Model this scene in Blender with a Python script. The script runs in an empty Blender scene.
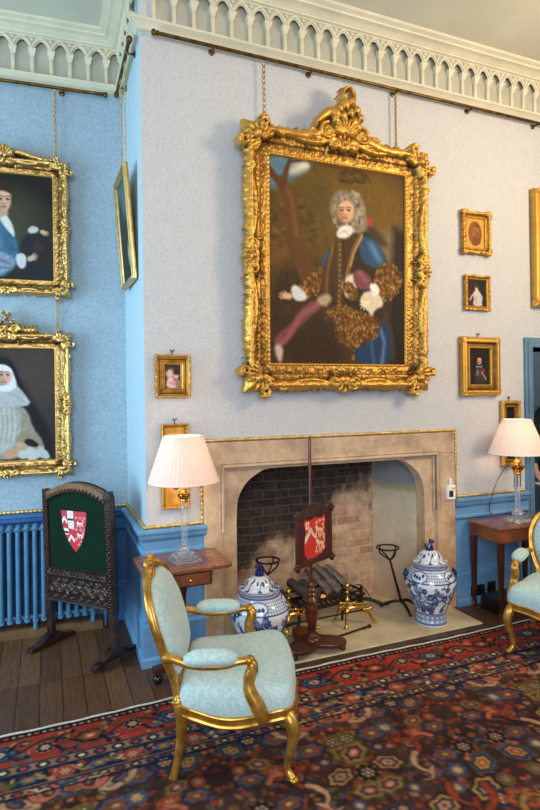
import bpy, bmesh, math, random
import numpy as np
from mathutils import Vector, Matrix
PI = math.pi
rnd = random.Random(7)
C = bpy.context.scene.collection

# ---------------------------------------------------------------- colour
def lin(c):
    c = np.asarray(c, float)
    return np.where(c <= 0.04045, c / 12.92, ((c + 0.055) / 1.055) ** 2.4)
def rgb(r, g, b):
    return tuple(float(x) for x in lin(np.array([r, g, b]) / 255.0)) + (1.0,)

# ---------------------------------------------------------------- materials
class NT:
    def __init__(s, name):
        s.m = bpy.data.materials.new(name); s.m.use_nodes = True
        s.t = s.m.node_tree; s.n = s.t.nodes
        s.b = s.n['Principled BSDF']
    def new(s, kind, **kw):
        x = s.n.new('ShaderNode' + kind)
        for k, v in kw.items():
            if k in x.inputs: x.inputs[k].default_value = v
            else: setattr(x, k, v)
        return x
    def link(s, a, b): s.t.links.new(a, b)
    def coords(s): return s.new('TexCoord').outputs['Object']
    def noise(s, scale, detail=4, rough=.55, vec=None, dist=0):
        x = s.new('TexNoise', Scale=scale, Detail=detail, Roughness=rough, Distortion=dist)
        s.link(vec if vec is not None else s.coords(), x.inputs['Vector'])
        return x.outputs['Fac']
    def ramp(s, fac, stops, interp='LINEAR'):
        x = s.new('ValToRGB'); x.color_ramp.interpolation = interp
        e = x.color_ramp.elements
        while len(e) < len(stops): e.new(0.5)
        for el, (p, c) in zip(e, stops): el.position = p; el.color = c
        s.link(fac, x.inputs['Fac']); return x.outputs['Color']
    def mix(s, fac, a, b, mode='MIX'):
        x = s.new('Mix', data_type='RGBA', blend_type=mode)
        for v, i in ((fac, 0), (a, 6), (b, 7)):
            if hasattr(v, 'links'): s.link(v, x.inputs[i])
            else: x.inputs[i].default_value = v
        return x.outputs[2]
    def math(s, op, a, b=0.0, c=0.0):
        x = s.new('Math', operation=op)
        for i, v in enumerate((a, b, c)):
            if hasattr(v, 'links'): s.link(v, x.inputs[i])
            else: x.inputs[i].default_value = v
        return x.outputs[0]
    def bump(s, h, strength=.3, dist=.01):
        x = s.new('Bump', Strength=strength, Distance=dist)
        s.link(h, x.inputs['Height']); s.link(x.outputs['Normal'], s.b.inputs['Normal'])
    def base(s, c):
        if hasattr(c, 'links'): s.link(c, s.b.inputs['Base Color'])
        else: s.b.inputs['Base Color'].default_value = c
    def set(s, **kw):
        for k, v in kw.items(): s.b.inputs[k.replace('_', ' ')].default_value = v
        return s

def mat(name, c1, c2=None, scale=8, rough=.5, metal=0, bump=0, bscale=None, detail=4, lo=.35, hi=.65, **kw):
    t = NT(name); c2 = c2 or c1
    f = t.noise(scale, detail)
    t.base(t.ramp(f, [(lo, c1), (hi, c2)]))
    t.set(Roughness=rough, Metallic=metal, **kw)
    if bump: t.bump(t.noise(bscale or scale * 4, 3), bump)
    return t.m
def attr_mat(name, rough=.6, metal=0, bump=0, bscale=60, var=.0, **kw):
    t = NT(name); a = t.new('Attribute', attribute_name='Col').outputs['Color']
    if var:
        f = t.noise(40, 3)
        a = t.mix(var, a, t.ramp(f, [(.3, (.25, .25, .25, 1)), (.7, (1, 1, 1, 1))]), 'MULTIPLY')
    t.base(a); t.set(Roughness=rough, Metallic=metal, **kw)
    if bump: t.bump(t.noise(bscale, 3), bump, .004)
    return t.m

# ---------------------------------------------------------------- mesh builder
class MB:
    def __init__(s): s.v = []; s.f = []
    def add(s, vs, fs):
        o = len(s.v); s.v += [tuple(map(float, p)) for p in vs]; s.f += [tuple(i + o for i in f) for f in fs]; return s
    def box(s, x0, x1, y0, y1, z0, z1, ch=0.0):
        if ch:   # chamfered on all vertical-plane edges
            a = min(ch, (x1-x0)*.45, (y1-y0)*.45, (z1-z0)*.45)
            P = []
            for z, i in ((z0, a), (z0 + a, 0), (z1 - a, 0), (z1, a)):
                P.append([(x0+i+a, y0+i, z), (x1-i-a, y0+i, z), (x1-i, y0+i+a, z), (x1-i, y1-i-a, z),
                          (x1-i-a, y1-i, z), (x0+i+a, y1-i, z), (x0+i, y1-i-a, z), (x0+i, y0+i+a, z)])
            return s.rings(P)
        v = [(x, y, z) for z in (z0, z1) for x, y in ((x0, y0), (x1, y0), (x1, y1), (x0, y1))]
        return s.add(v, [(3, 2, 1, 0), (4, 5, 6, 7), (0, 1, 5, 4), (1, 2, 6, 5), (2, 3, 7, 6), (3, 0, 4, 7)])
    def rings(s, R, caps=(True, True), closed=False):
        n = len(R[0]); v = [p for r in R for p in r]; f = []
        m = len(R)
        for i in range(m if closed else m - 1):
            for j in range(n):
                a, b = i * n + j, i * n + (j + 1) % n
                c, d = ((i + 1) % m) * n + (j + 1) % n, ((i + 1) % m) * n + j
                f.append((a, b, c, d))
        if not closed:
            if caps[0]: f.append(tuple(range(n - 1, -1, -1)))
            if caps[1]: f.append(tuple((m - 1) * n + j for j in range(n)))
        return s.add(v, f)
    def lathe(s, prof, n=24, c=(0, 0, 0), caps=(True, True), sq=False):
        R = []
        for r, z in prof:
            R.append([(c[0] + r * math.cos(2*PI*k/n + (PI/4 if sq else 0)), c[1] + r * math.sin(2*PI*k/n + (PI/4 if sq else 0)), c[2] + z) for k in range(n)])
        return s.rings(R, caps)
    def tube(s, pts, r, n=8, caps=True, closed=False, flat=1.0, up=None):
        P = [Vector(p) for p in pts]; m = len(P)
        rr = r if hasattr(r, '__len__') else [r] * m
        T = []
        for i in range(m):
            if closed: t = P[(i+1) % m] - P[i-1]
            else: t = P[min(i+1, m-1)] - P[max(i-1, 0)]
            T.append(t.normalized() if t.length > 1e-9 else Vector((0, 0, 1)))
        u = Vector(up) if up else (Vector((0, 0, 1)) if abs(T[0].z) < .9 else Vector((1, 0, 0)))
        R = []
        for i in range(m):
            u = (u - T[i] * u.dot(T[i]))
            u = u.normalized() if u.length > 1e-6 else T[i].orthogonal().normalized()
            w = T[i].cross(u)
            R.append([tuple(P[i] + (w * math.cos(2*PI*k/n) + u * (flat * math.sin(2*PI*k/n))) * rr[i]) for k in range(n)])
        return s.rings(R, (caps, caps), closed)
    def sphere(s, c, r, n=12, m=8):
        rx, ry, rz = r if hasattr(r, '__len__') else (r, r, r)
        R = []
        for i in range(m + 1):
            a = -PI/2 + PI * i / m; q = max(math.cos(a), .02)
            R.append([(c[0] + rx*q*math.cos(2*PI*k/n), c[1] + ry*q*math.sin(2*PI*k/n), c[2] + rz*math.sin(a)) for k in range(n)])
        return s.rings(R)
    def prism(s, poly, lo, hi, axis='y'):
        n = len(poly)
        A = sum(poly[i][0]*poly[(i+1) % n][1] - poly[(i+1) % n][0]*poly[i][1] for i in range(n))
        if A < 0: poly = poly[::-1]
        def at(p, d):
            return (p[0], d, p[1]) if axis == 'y' else ((p[0], p[1], d) if axis == 'z' else (d, p[0], p[1]))
        v = [at(p, lo) for p in poly] + [at(p, hi) for p in poly]
        f = [tuple(range(n)), tuple(range(2*n-1, n-1, -1))] + [(i, n+i, n+(i+1) % n, (i+1) % n) for i in range(n)]
        if axis != 'y': f = [q[::-1] for q in f]
        return s.add(v, f)
    def torus(s, c, R, r, n=10, m=6, ax=(0, 0, 1), st=(1, 1)):
        z = Vector(ax).normalized(); x = z.orthogonal().normalized(); y = z.cross(x)
        pts = [tuple(Vector(c) + (x*math.cos(2*PI*k/n)*st[0] + y*math.sin(2*PI*k/n)*st[1])*R) for k in range(n)]
        return s.tube(pts, r, m, closed=True, up=z)
    def sweep(s, prof, path):
        """profile (offset to the right of the path, z) carried along a plan path with mitred corners"""
        n = len(path); N = []
        for i in range(n - 1):
            d = Vector((path[i+1][0]-path[i][0], path[i+1][1]-path[i][1])).normalized(); N.append(Vector((d.y, -d.x)))
        R = []
        for i in range(n):
            a, b = N[max(i-1, 0)], N[min(i, n-2)]
            k = (a + b) / (1 + a.dot(b))
            R.append([(path[i][0] + k.x*o, path[i][1] + k.y*o, z) for o, z in prof])
        return s.rings(R)
    def xf(s, M, start=0):
        for i in range(start, len(s.v)): s.v[i] = tuple(M @ Vector(s.v[i]))
        return s
    def build(s, name, m=None, parent=None, smooth=True, angle=40, bevel=0, sub=0, label=None):
        me = bpy.data.meshes.new(name); me.from_pydata(s.v, [], s.f); me.update()
        bm = bmesh.new(); bm.from_mesh(me); bmesh.ops.recalc_face_normals(bm, faces=bm.faces); bm.to_mesh(me); bm.free()
        return link(name, me, m, parent, smooth, angle, bevel, sub, label)

def link(name, me, m=None, parent=None, smooth=True, angle=40, bevel=0, sub=0, label=None):
    if smooth:
        me.polygons.foreach_set('use_smooth', [True] * len(me.polygons))
        if angle < 180: me.set_sharp_from_angle(angle=math.radians(angle))
    o = bpy.data.objects.new(name, me); C.objects.link(o)
    if m: me.materials.append(m)
    if parent: o.parent = parent
    if bevel:
        b = o.modifiers.new('b', 'BEVEL'); b.width = bevel; b.segments = 2; b.limit_method = 'ANGLE'
    if sub:
        b = o.modifiers.new('s', 'SUBSURF'); b.levels = sub; b.render_levels = sub
    if label: o['label'] = label
    return o
def tag(o, label=None, cat=None, group=None, kind=None):
    if label: o['label'] = label
    if cat: o['category'] = cat
    if group: o['group'] = group
    if kind: o['kind'] = kind
    return o
def thing(name, label, cat, loc=(0, 0, 0), rz=0, group=None, rx=0, ry=0):
    o = bpy.data.objects.new(name, None); C.objects.link(o); o.empty_display_size = .1
    o.location = loc; o.rotation_euler = (rx, ry, rz)
    return tag(o, label, cat, group)
def struct(o, label=None, cat=None):
    return tag(o, label, cat, None, 'structure')
def copy_tree(o, parent=None):
    c = o.copy(); C.objects.link(c); c.parent = parent
    for ch in list(o.children): copy_tree(ch, c)
    return c

# ---------------------------------------------------------------- painter (colours per vertex)
def vnoise(h, w, cells, seed):
    r = np.random.RandomState(seed); out = np.zeros((h, w)); amp = 1; tot = 0
    for o in range(4):
        c = cells * 2**o; gy = max(2, int(c * h / max(h, w)) + 2); gx = max(2, int(c * w / max(h, w)) + 2)
        g = r.rand(gy + 1, gx + 1)
        y = np.linspace(0, gy - 1e-3, h); x = np.linspace(0, gx - 1e-3, w)
        yi = y.astype(int); xi = x.astype(int); fy = (y - yi)[:, None]; fx = (x - xi)[None]
        fy = fy*fy*(3-2*fy); fx = fx*fx*(3-2*fx)
        v = (g[yi][:, xi]*(1-fx) + g[yi][:, xi+1]*fx)*(1-fy) + (g[yi+1][:, xi]*(1-fx) + g[yi+1][:, xi+1]*fx)*fy
        out += v*amp; tot += amp; amp *= .55
    return out / tot

class Paint:
    """an oil-painter's canvas: rows from the top, colours 0..255 sRGB; quad maps sketch coordinates on to it"""
    def __init__(s, w, h, bg, quad=None):
        s.w, s.h = w, h; s.a = np.zeros((h, w, 3)); s.a[:] = bg
        s.H = None
        if quad is not None:
            A = []; B = []
            for (x, y), (u, v) in zip(quad, ((0, 0), (w-1, 0), (w-1, h-1), (0, h-1))):
                A.append([x, y, 1, 0, 0, 0, -u*x, -u*y]); B.append(u)
                A.append([0, 0, 0, x, y, 1, -v*x, -v*y]); B.append(v)
            s.H = np.append(np.linalg.solve(np.array(A, float), np.array(B, float)), 1).reshape(3, 3)
            s.k = w / max(1, np.hypot(quad[1][0]-quad[0][0], quad[1][1]-quad[0][1]))
        else: s.k = 1.0
        s.yy, s.xx = np.mgrid[0:h, 0:w]
    def tr(s, p):
        p = np.asarray(p, float)
        if s.H is None: return p
        q = np.c_[p, np.ones(len(p))] @ s.H.T
        return q[:, :2] / q[:, 2:]
    def blend(s, ys, xs, al, c, shade=None):
        reg = s.a[ys, xs]
        col = np.asarray(c, float)
        if shade is not None: col = np.clip(col * shade[..., None], 0, 255)
        s.a[ys, xs] = reg*(1-al[..., None]) + col*al[..., None]
    def box(s, p, m):
        x0, y0 = np.floor(p.min(0) - m).astype(int); x1, y1 = np.ceil(p.max(0) + m).astype(int) + 1
        x0, y0 = max(x0, 0), max(y0, 0); x1, y1 = min(x1, s.w), min(y1, s.h)
        return (slice(y0, y1), slice(x0, x1)) if x1 > x0 and y1 > y0 else None
    def poly(s, pts, c, soft=1.0, alpha=1.0, smooth=0, tex=0, seed=1, cells=30):
        p = s.tr(pts); soft = max(soft * s.k, .35)
        for _ in range(smooth):
            q = np.roll(p, -1, 0); p = np.stack([p*.75+q*.25, p*.25+q*.75], 1).reshape(-1, 2)
        b = s.box(p, soft)
        if b is None: return s
        X, Y = s.xx[b], s.yy[b]; ins = np.zeros(X.shape, bool); d2 = np.full(X.shape, 1e9)
        for (ax, ay), (bx, by) in zip(p, np.roll(p, -1, 0)):
            cr = (ay > Y) != (by > Y)
            with np.errstate(divide='ignore', invalid='ignore'):
                ins ^= cr & (X < (bx-ax)*(Y-ay)/(by-ay if by != ay else 1e-9) + ax)
            L = (bx-ax)**2 + (by-ay)**2 + 1e-9
            t = np.clip(((X-ax)*(bx-ax)+(Y-ay)*(by-ay))/L, 0, 1)
            d2 = np.minimum(d2, (X-ax-t*(bx-ax))**2 + (Y-ay-t*(by-ay))**2)
        d = np.sqrt(d2)*np.where(ins, 1, -1)
        al = np.clip(d/soft*.5+.5, 0, 1)*alpha
        sh = None
        if tex: sh = 1 + .55*tex*(vnoise(X.shape[0], X.shape[1], cells, seed)-.5)*2
        s.blend(b[0], b[1], al, c, sh); return s
    def ell(s, cx, cy, rx, ry, c, soft=1.0, rot=0, alpha=1.0, tex=0):
        if s.H is None:      # direct
            m = max(rx, ry)+soft+1; x0, x1 = max(int(cx-m), 0), min(int(cx+m)+2, s.w); y0, y1 = max(int(cy-m), 0), min(int(cy+m)+2, s.h)
            if x1 <= x0 or y1 <= y0: return s
            b = (slice(y0, y1), slice(x0, x1)); X, Y = s.xx[b]-cx, s.yy[b]-cy; c_, n_ = math.cos(rot), math.sin(rot)
            d = (1-np.sqrt(((X*c_+Y*n_)/max(rx, .3))**2+((Y*c_-X*n_)/max(ry, .3))**2))*min(rx, ry)
            s.blend(b[0], b[1], np.clip(d/max(soft, .35)*.5+.5, 0, 1)*alpha, c); return s
        t = np.linspace(0, 2*PI, 20, endpoint=False); cr, sr = math.cos(rot), math.sin(rot)
        x, y = rx*np.cos(t), ry*np.sin(t)
        return s.poly(np.c_[cx + x*cr - y*sr, cy + x*sr + y*cr], c, soft, alpha, 0, tex)
    def line(s, pts, w, c, soft=.8, alpha=1.0, w1=None):
        p = s.tr(pts); k = s.k; soft = max(soft*k, .35); w = w*k*.5; w1 = w if w1 is None else w1*k*.5
        b = s.box(p, max(w, w1)+soft)
        if b is None: return s
        X, Y = s.xx[b], s.yy[b]; best = np.full(X.shape, -1e9); n = len(p)-1
        for i in range(n):
            (ax, ay), (bx, by) = p[i], p[i+1]
            L = (bx-ax)**2+(by-ay)**2+1e-9; t = np.clip(((X-ax)*(bx-ax)+(Y-ay)*(by-ay))/L, 0, 1)
            d = np.hypot(X-ax-t*(bx-ax), Y-ay-t*(by-ay))
            best = np.maximum(best, (w+(w1-w)*(i+t)/n) - d)
        s.blend(b[0], b[1], np.clip(best/soft*.5+.5, 0, 1)*alpha, c); return s
    def mul(s, m): s.a *= m[..., None] if m.ndim == 2 else m; return s
    def linear(s): return lin(np.clip(s.a, 0, 255)/255)
def curve(pts, n=8):
    """Catmull-Rom through the points"""
    P = [np.array(p, float) for p in pts]; P = [2*P[0]-P[1]] + P + [2*P[-1]-P[-2]]; out = []
    for i in range(1, len(P)-2):
        for k in range(n):
            t = k/n; a, b, c, d = P[i-1:i+3]
            out.append(.5*((2*b)+(c-a)*t+(2*a-5*b+4*c-d)*t*t+(3*b-a-3*c+d)*t**3))
    out.append(P[-2]); return [tuple(q) for q in out]

def set_cols(me, cols):
    a = me.attributes.new('Col', 'FLOAT_COLOR', 'POINT')
    c = np.ones((len(me.vertices), 4), np.float32); c[:, :3] = cols; a.data.foreach_set('color', c.ravel())
def grid_mesh(name, V, nx, ny, mask=None):
    """V: (ny, nx, 3) points -> quad mesh; mask (ny-1, nx-1) keeps cells"""
    idx = np.arange(nx*ny).reshape(ny, nx)
    q = np.stack([idx[:-1, :-1], idx[1:, :-1], idx[1:, 1:], idx[:-1, 1:]], -1)
    q = q.reshape(-1, 4) if mask is None else q[mask]
    me = bpy.data.meshes.new(name)
    me.vertices.add(nx*ny); me.vertices.foreach_set('co', np.ascontiguousarray(V, np.float32).reshape(-1))
    me.loops.add(q.size); me.loops.foreach_set('vertex_index', q.astype(np.int32).ravel())
    me.polygons.add(len(q)); me.polygons.foreach_set('loop_start', (np.arange(len(q))*4).astype(np.int32))
    me.update(calc_edges=True); me.validate()
    return me
def canvas(name, P, w, h, m, parent, y=0.0, mask=None, label=None, cx=0, cz=0):
    """upright painted sheet facing -y"""
    X, Z = np.meshgrid(np.linspace(-w/2, w/2, P.w) + cx, np.linspace(h/2, -h/2, P.h) + cz)
    me = grid_mesh(name, np.stack([X, np.full_like(X, y), Z], -1), P.w, P.h, mask)
    set_cols(me, P.linear().reshape(-1, 3))
    if mask is not None:
        bm = bmesh.new(); bm.from_mesh(me); bmesh.ops.delete(bm, geom=[v for v in bm.verts if not v.link_faces], context='VERTS'); bm.to_mesh(me); bm.free()
    return link(name, me, m, parent, True, 180, label=label)

# ---------------------------------------------------------------- carved relief (height field cut to its outline)
class Relief:
    def __init__(s, x0, x1, z0, z1, res):
        s.x0, s.z0, s.res = x0, z0, res
        s.nx = int((x1-x0)/res)+1; s.nz = int((z1-z0)/res)+1
        s.X, s.Z = np.meshgrid(x0+np.arange(s.nx)*res, z0+np.arange(s.nz)*res)
        s.h = np.zeros(s.X.shape); s.m = np.zeros(s.X.shape, bool)
    def ring(s, w, h, prof, outer):
        """moulding around a w x h opening; prof: [(d, height)]; outer(X,Z)->reach beyond the opening"""
        dx, dz = np.abs(s.X)-w/2, np.abs(s.Z)-h/2; d = np.maximum(dx, dz)
        k = (d > 0) & (d < outer(s.X, s.Z))
        H = np.interp(d, [p[0] for p in prof], [p[1] for p in prof])
        s.h = np.where(k, np.maximum(s.h, H), s.h); s.m |= k; return d
    def stroke(s, pts, w0, w1, ht, base=.02, grow=True, pw=.5):
        p = np.asarray(pts, float); m = max(w0, w1); n = len(p)-1
        i0 = max(int((p[:, 0].min()-m-s.x0)/s.res), 0); i1 = min(int((p[:, 0].max()+m-s.x0)/s.res)+2, s.nx)
        j0 = max(int((p[:, 1].min()-m-s.z0)/s.res), 0); j1 = min(int((p[:, 1].max()+m-s.z0)/s.res)+2, s.nz)
        if i1 <= i0 or j1 <= j0: return s
        X, Z = s.X[j0:j1, i0:i1], s.Z[j0:j1, i0:i1]; best = np.zeros(X.shape)
        for i in range(n):
            (ax, az), (bx, bz) = p[i], p[i+1]; L = (bx-ax)**2+(bz-az)**2+1e-12
            t = np.clip(((X-ax)*(bx-ax)+(Z-az)*(bz-az))/L, 0, 1)
            d = np.hypot(X-ax-t*(bx-ax), Z-az-t*(bz-az)); w = np.maximum(w0+(w1-w0)*(i+t)/n, 1e-4)
            best = np.maximum(best, np.clip(1-(d/w)**2, 0, 1)**pw * (w/max(w0, w1))**.5)
        k = best > .02
        if not grow: k &= s.m[j0:j1, i0:i1]
        H = base + ht*best
        s.h[j0:j1, i0:i1] = np.where(k, np.maximum(s.h[j0:j1, i0:i1], H), s.h[j0:j1, i0:i1])
        s.m[j0:j1, i0:i1] |= k; return s
    def scroll(s, x, z, r, a0, turns, w, ht, base=.03, grow=True, r1=.25):
        n = max(10, int(14*abs(turns))); P = []
        for i in range(n+1):
            t = i/n; a = a0+2*PI*turns*t; q = r*(1-(1-r1)*t); P.append((x+q*math.cos(a), z+q*math.sin(a)))
        return s.stroke(P, w, w*.6, ht, base, grow)
    def fan(s, x, z, a, spread, n, r, w, ht, base=.03, grow=True):
        for i in range(n):
            q = a+spread*((i/(n-1))-.5) if n > 1 else a
            rr = r*(1-.25*abs((i/(n-1))-.5)*2) if n > 1 else r
            s.stroke([(x+.15*rr*math.cos(q), z+.15*rr*math.sin(q)), (x+rr*math.cos(q), z+rr*math.sin(q))], w*.5, w, ht, base, grow)
        return s
    def leaf(s, x, z, a, L, w, ht, bend=.5, base=.03, grow=True):
        P = []
        for i in range(7):
            t = i/6; q = a+bend*t; P.append((x+L*t*math.cos(q), z+L*t*math.sin(q)))
        return s.stroke(P, w, w*.15, ht, base, grow)
    def mesh(s, name, m, parent, y0, gold, dark, label=None, depth=1.0, rim=.012):
        """build facing -y: surface at y0 - height"""
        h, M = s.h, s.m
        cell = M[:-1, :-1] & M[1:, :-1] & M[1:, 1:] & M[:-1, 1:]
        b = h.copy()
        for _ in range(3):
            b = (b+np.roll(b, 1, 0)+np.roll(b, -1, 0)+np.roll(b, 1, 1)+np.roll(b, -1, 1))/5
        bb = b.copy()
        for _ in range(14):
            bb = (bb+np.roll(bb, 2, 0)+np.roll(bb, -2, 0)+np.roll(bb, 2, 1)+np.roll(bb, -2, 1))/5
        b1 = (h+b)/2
        cav = np.clip((b1-bb)/(.009)*.5+.52, 0, 1)  # occlusion-like shade painted into the hollows of the carving
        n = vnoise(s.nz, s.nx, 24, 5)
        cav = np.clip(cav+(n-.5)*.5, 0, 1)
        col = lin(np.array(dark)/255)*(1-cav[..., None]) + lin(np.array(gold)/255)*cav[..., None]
        # outline cells drop to the rim so that the carving has thickness
        pad = np.pad(M, 1); edge = M & ~(pad[:-2, 1:-1] & pad[2:, 1:-1] & pad[1:-1, :-2] & pad[1:-1, 2:])
        hh = np.where(edge, 0.0, b1*depth)
        V = np.stack([s.X, y0-hh, s.Z], -1)
        me = grid_mesh(name, V[:, ::1], s.nx, s.nz, cell)
        set_cols(me, col.reshape(-1, 3))
        bm = bmesh.new(); bm.from_mesh(me)
        bmesh.ops.delete(bm, geom=[v for v in bm.verts if not v.link_faces], context='VERTS')
        bmesh.ops.reverse_faces(bm, faces=bm.faces)
        bm.to_mesh(me); bm.free()
        return link(name, me, m, parent, True, 60, label=label)
# ================================================================ camera
H_CAM = 1.7
def camera():
    yaw, pitch, roll = .3867, .0023, -.0135
    f = Vector((math.sin(yaw)*math.cos(pitch), math.cos(yaw)*math.cos(pitch), math.sin(pitch)))
    r = Vector((math.cos(yaw), -math.sin(yaw), 0)); u = r.cross(f)
    r2 = r*math.cos(roll) + u*math.sin(roll); u2 = u*math.cos(roll) - r*math.sin(roll)
    cd = bpy.data.cameras.new('camera'); co = bpy.data.objects.new('camera', cd); C.objects.link(co)
    M = Matrix((r2, u2, -f)).transposed().to_4x4(); M.translation = Vector((-.5841, -3.5591, H_CAM))
    co.matrix_world = M
    cd.sensor_fit = 'VERTICAL'; cd.sensor_height = 36; cd.lens = 549.6/810*36; cd.shift_y = -8.984/810
    cd.clip_start = .05
    bpy.context.scene.camera = co
camera()
sc = bpy.context.scene
sc.view_settings.view_transform = 'Standard'; sc.view_settings.look = 'None'

# ================================================================ materials of the room
def wall_mat(name, c1, c2):
    t = NT(name); f = t.noise(11, 6, .7); g = t.noise(55, 3, .6)
    a = t.ramp(f, [(.1, c1), (.9, c2)])
    t.base(t.mix(.10, a, t.ramp(g, [(.35, rgb(60, 80, 110)), (.65, rgb(250, 250, 250))])))
    t.set(Roughness=.75); t.bump(g, .12, .004); return t.m
MW = wall_mat('breast_wall_paint_lit_warm', rgb(186, 187, 191), rgb(204, 204, 205))  # same blue paint, greyed: warm room light put into the colour
MWA = wall_mat('alcove_wall_paint_lit_cool', rgb(132, 158, 178), rgb(156, 180, 196))  # same paint kept bluer: cool window light put into the colour
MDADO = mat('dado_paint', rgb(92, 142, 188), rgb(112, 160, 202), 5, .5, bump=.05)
MDADOD = mat('dado_paint_shaded', rgb(44, 92, 148), rgb(58, 106, 162), 5, .5, bump=.05)  # dado paint darkened: shade low in the alcove put into the colour
MCORN = mat('cornice_plaster', rgb(208, 202, 178), rgb(220, 213, 190), 6, .65, bump=.06)
MCEIL = mat('ceiling_plaster', rgb(198, 194, 176), rgb(210, 206, 188), 2, .85, bump=.05)
MGOLD = mat('gilding', rgb(176, 122, 44), rgb(228, 180, 88), 14, .34, .78, bump=.12, bscale=60)
MROPE = mat('fillet_gilding', rgb(190, 150, 80), rgb(232, 200, 130), 30, .4, .6)
MGATT = attr_mat('carved_gilding', .38, .7, .15, 160)
MCANV = attr_mat('oil_paint', .6, 0, .08, 220, Specular_IOR_Level=.2)
MBRASS = mat('brass', rgb(190, 140, 60), rgb(222, 178, 96), 20, .24, .95)
MBRASSD = mat('tarnished_brass', rgb(66, 48, 22), rgb(120, 90, 44), 20, .4, .85)
MIRON = mat('black_iron', rgb(20, 19, 19), rgb(38, 36, 35), 30, .5, .4, bump=.2)
MBOARD = mat('dark_backboard', rgb(66, 50, 30), rgb(120, 92, 50), 20, .6)

def floor_mat():
    t = NT('oak_boards'); co = t.coords()
    sx = t.new('SeparateXYZ'); t.link(co, sx.inputs[0]); cx = t.new('CombineXYZ')
    t.link(t.math('ADD', sx.outputs['Y'], 2.37), cx.inputs['X']); t.link(t.math('ADD', sx.outputs['X'], 5.03), cx.inputs['Y'])
    b = t.new('TexBrick', offset=0.0, squash=1.0)
    b.inputs['Scale'].default_value = 1; b.inputs['Mortar Size'].default_value = .003; b.inputs['Brick Width'].default_value = 2.4
    b.inputs['Row Height'].default_value = .122; b.inputs['Mortar Smooth'].default_value = .4; b.inputs['Bias'].default_value = 0
    b.inputs['Color1'].default_value = rgb(118, 82, 54); b.inputs['Color2'].default_value = rgb(76, 50, 34); b.inputs['Mortar'].default_value = rgb(16, 12, 12)
    t.link(cx.outputs[0], b.inputs['Vector'])
    mp = t.new('Mapping'); mp.inputs['Scale'].default_value = (26, 2.2, 1); t.link(co, mp.inputs['Vector'])
    g = t.noise(3, 6, .6, mp.outputs[0], 1.2)
    c = t.mix(.75, b.outputs['Color'], t.ramp(g, [(.3, (.35, .33, .32, 1)), (.7, (1.25, 1.2, 1.15, 1))]), 'MULTIPLY')
    t.base(c); t.set(Roughness=.42); t.bump(t.math('ADD', g, t.math('MULTIPLY', b.outputs['Fac'], -3)), .15, .006)
    return t.m
MFLOOR = floor_mat()

def stone_mat():
    t = NT('old_sandstone'); f = t.noise(3.2, 6, .65); g = t.noise(16, 5, .6); co = t.coords()
    a = t.ramp(f, [(.28, rgb(160, 134, 114)), (.5, rgb(214, 186, 158)), (.72, rgb(236, 214, 184))])
    sp = t.new('SeparateXYZ'); t.link(co, sp.inputs[0])
    low = t.new('MapRange'); low.inputs[1].default_value = 1.2; low.inputs[2].default_value = .6
    t.link(t.math('ADD', sp.outputs['Z'], t.math('MULTIPLY', g, .5)), low.inputs[0])
    warm = t.ramp(f, [(.3, rgb(186, 130, 84)), (.52, rgb(218, 178, 128)), (.7, rgb(236, 214, 180))])
    a = t.mix(t.math('MULTIPLY', low.outputs[0], .8), a, warm)
    # the big block joints
    br = t.new('TexBrick', offset=.5); mp = t.new('Mapping'); mp.inputs['Rotation'].default_value = (PI/2, 0, 0)
    t.link(co, mp.inputs['Vector']); t.link(mp.outputs[0], br.inputs['Vector'])
    t.base(t.mix(.35, a, t.ramp(g, [(.3, rgb(110, 86, 70)), (.65, rgb(235, 220, 200))]), 'MULTIPLY'))
    t.set(Roughness=.8); t.bump(g, .35, .01); return t.m
MSTONE = stone_mat()

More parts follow.
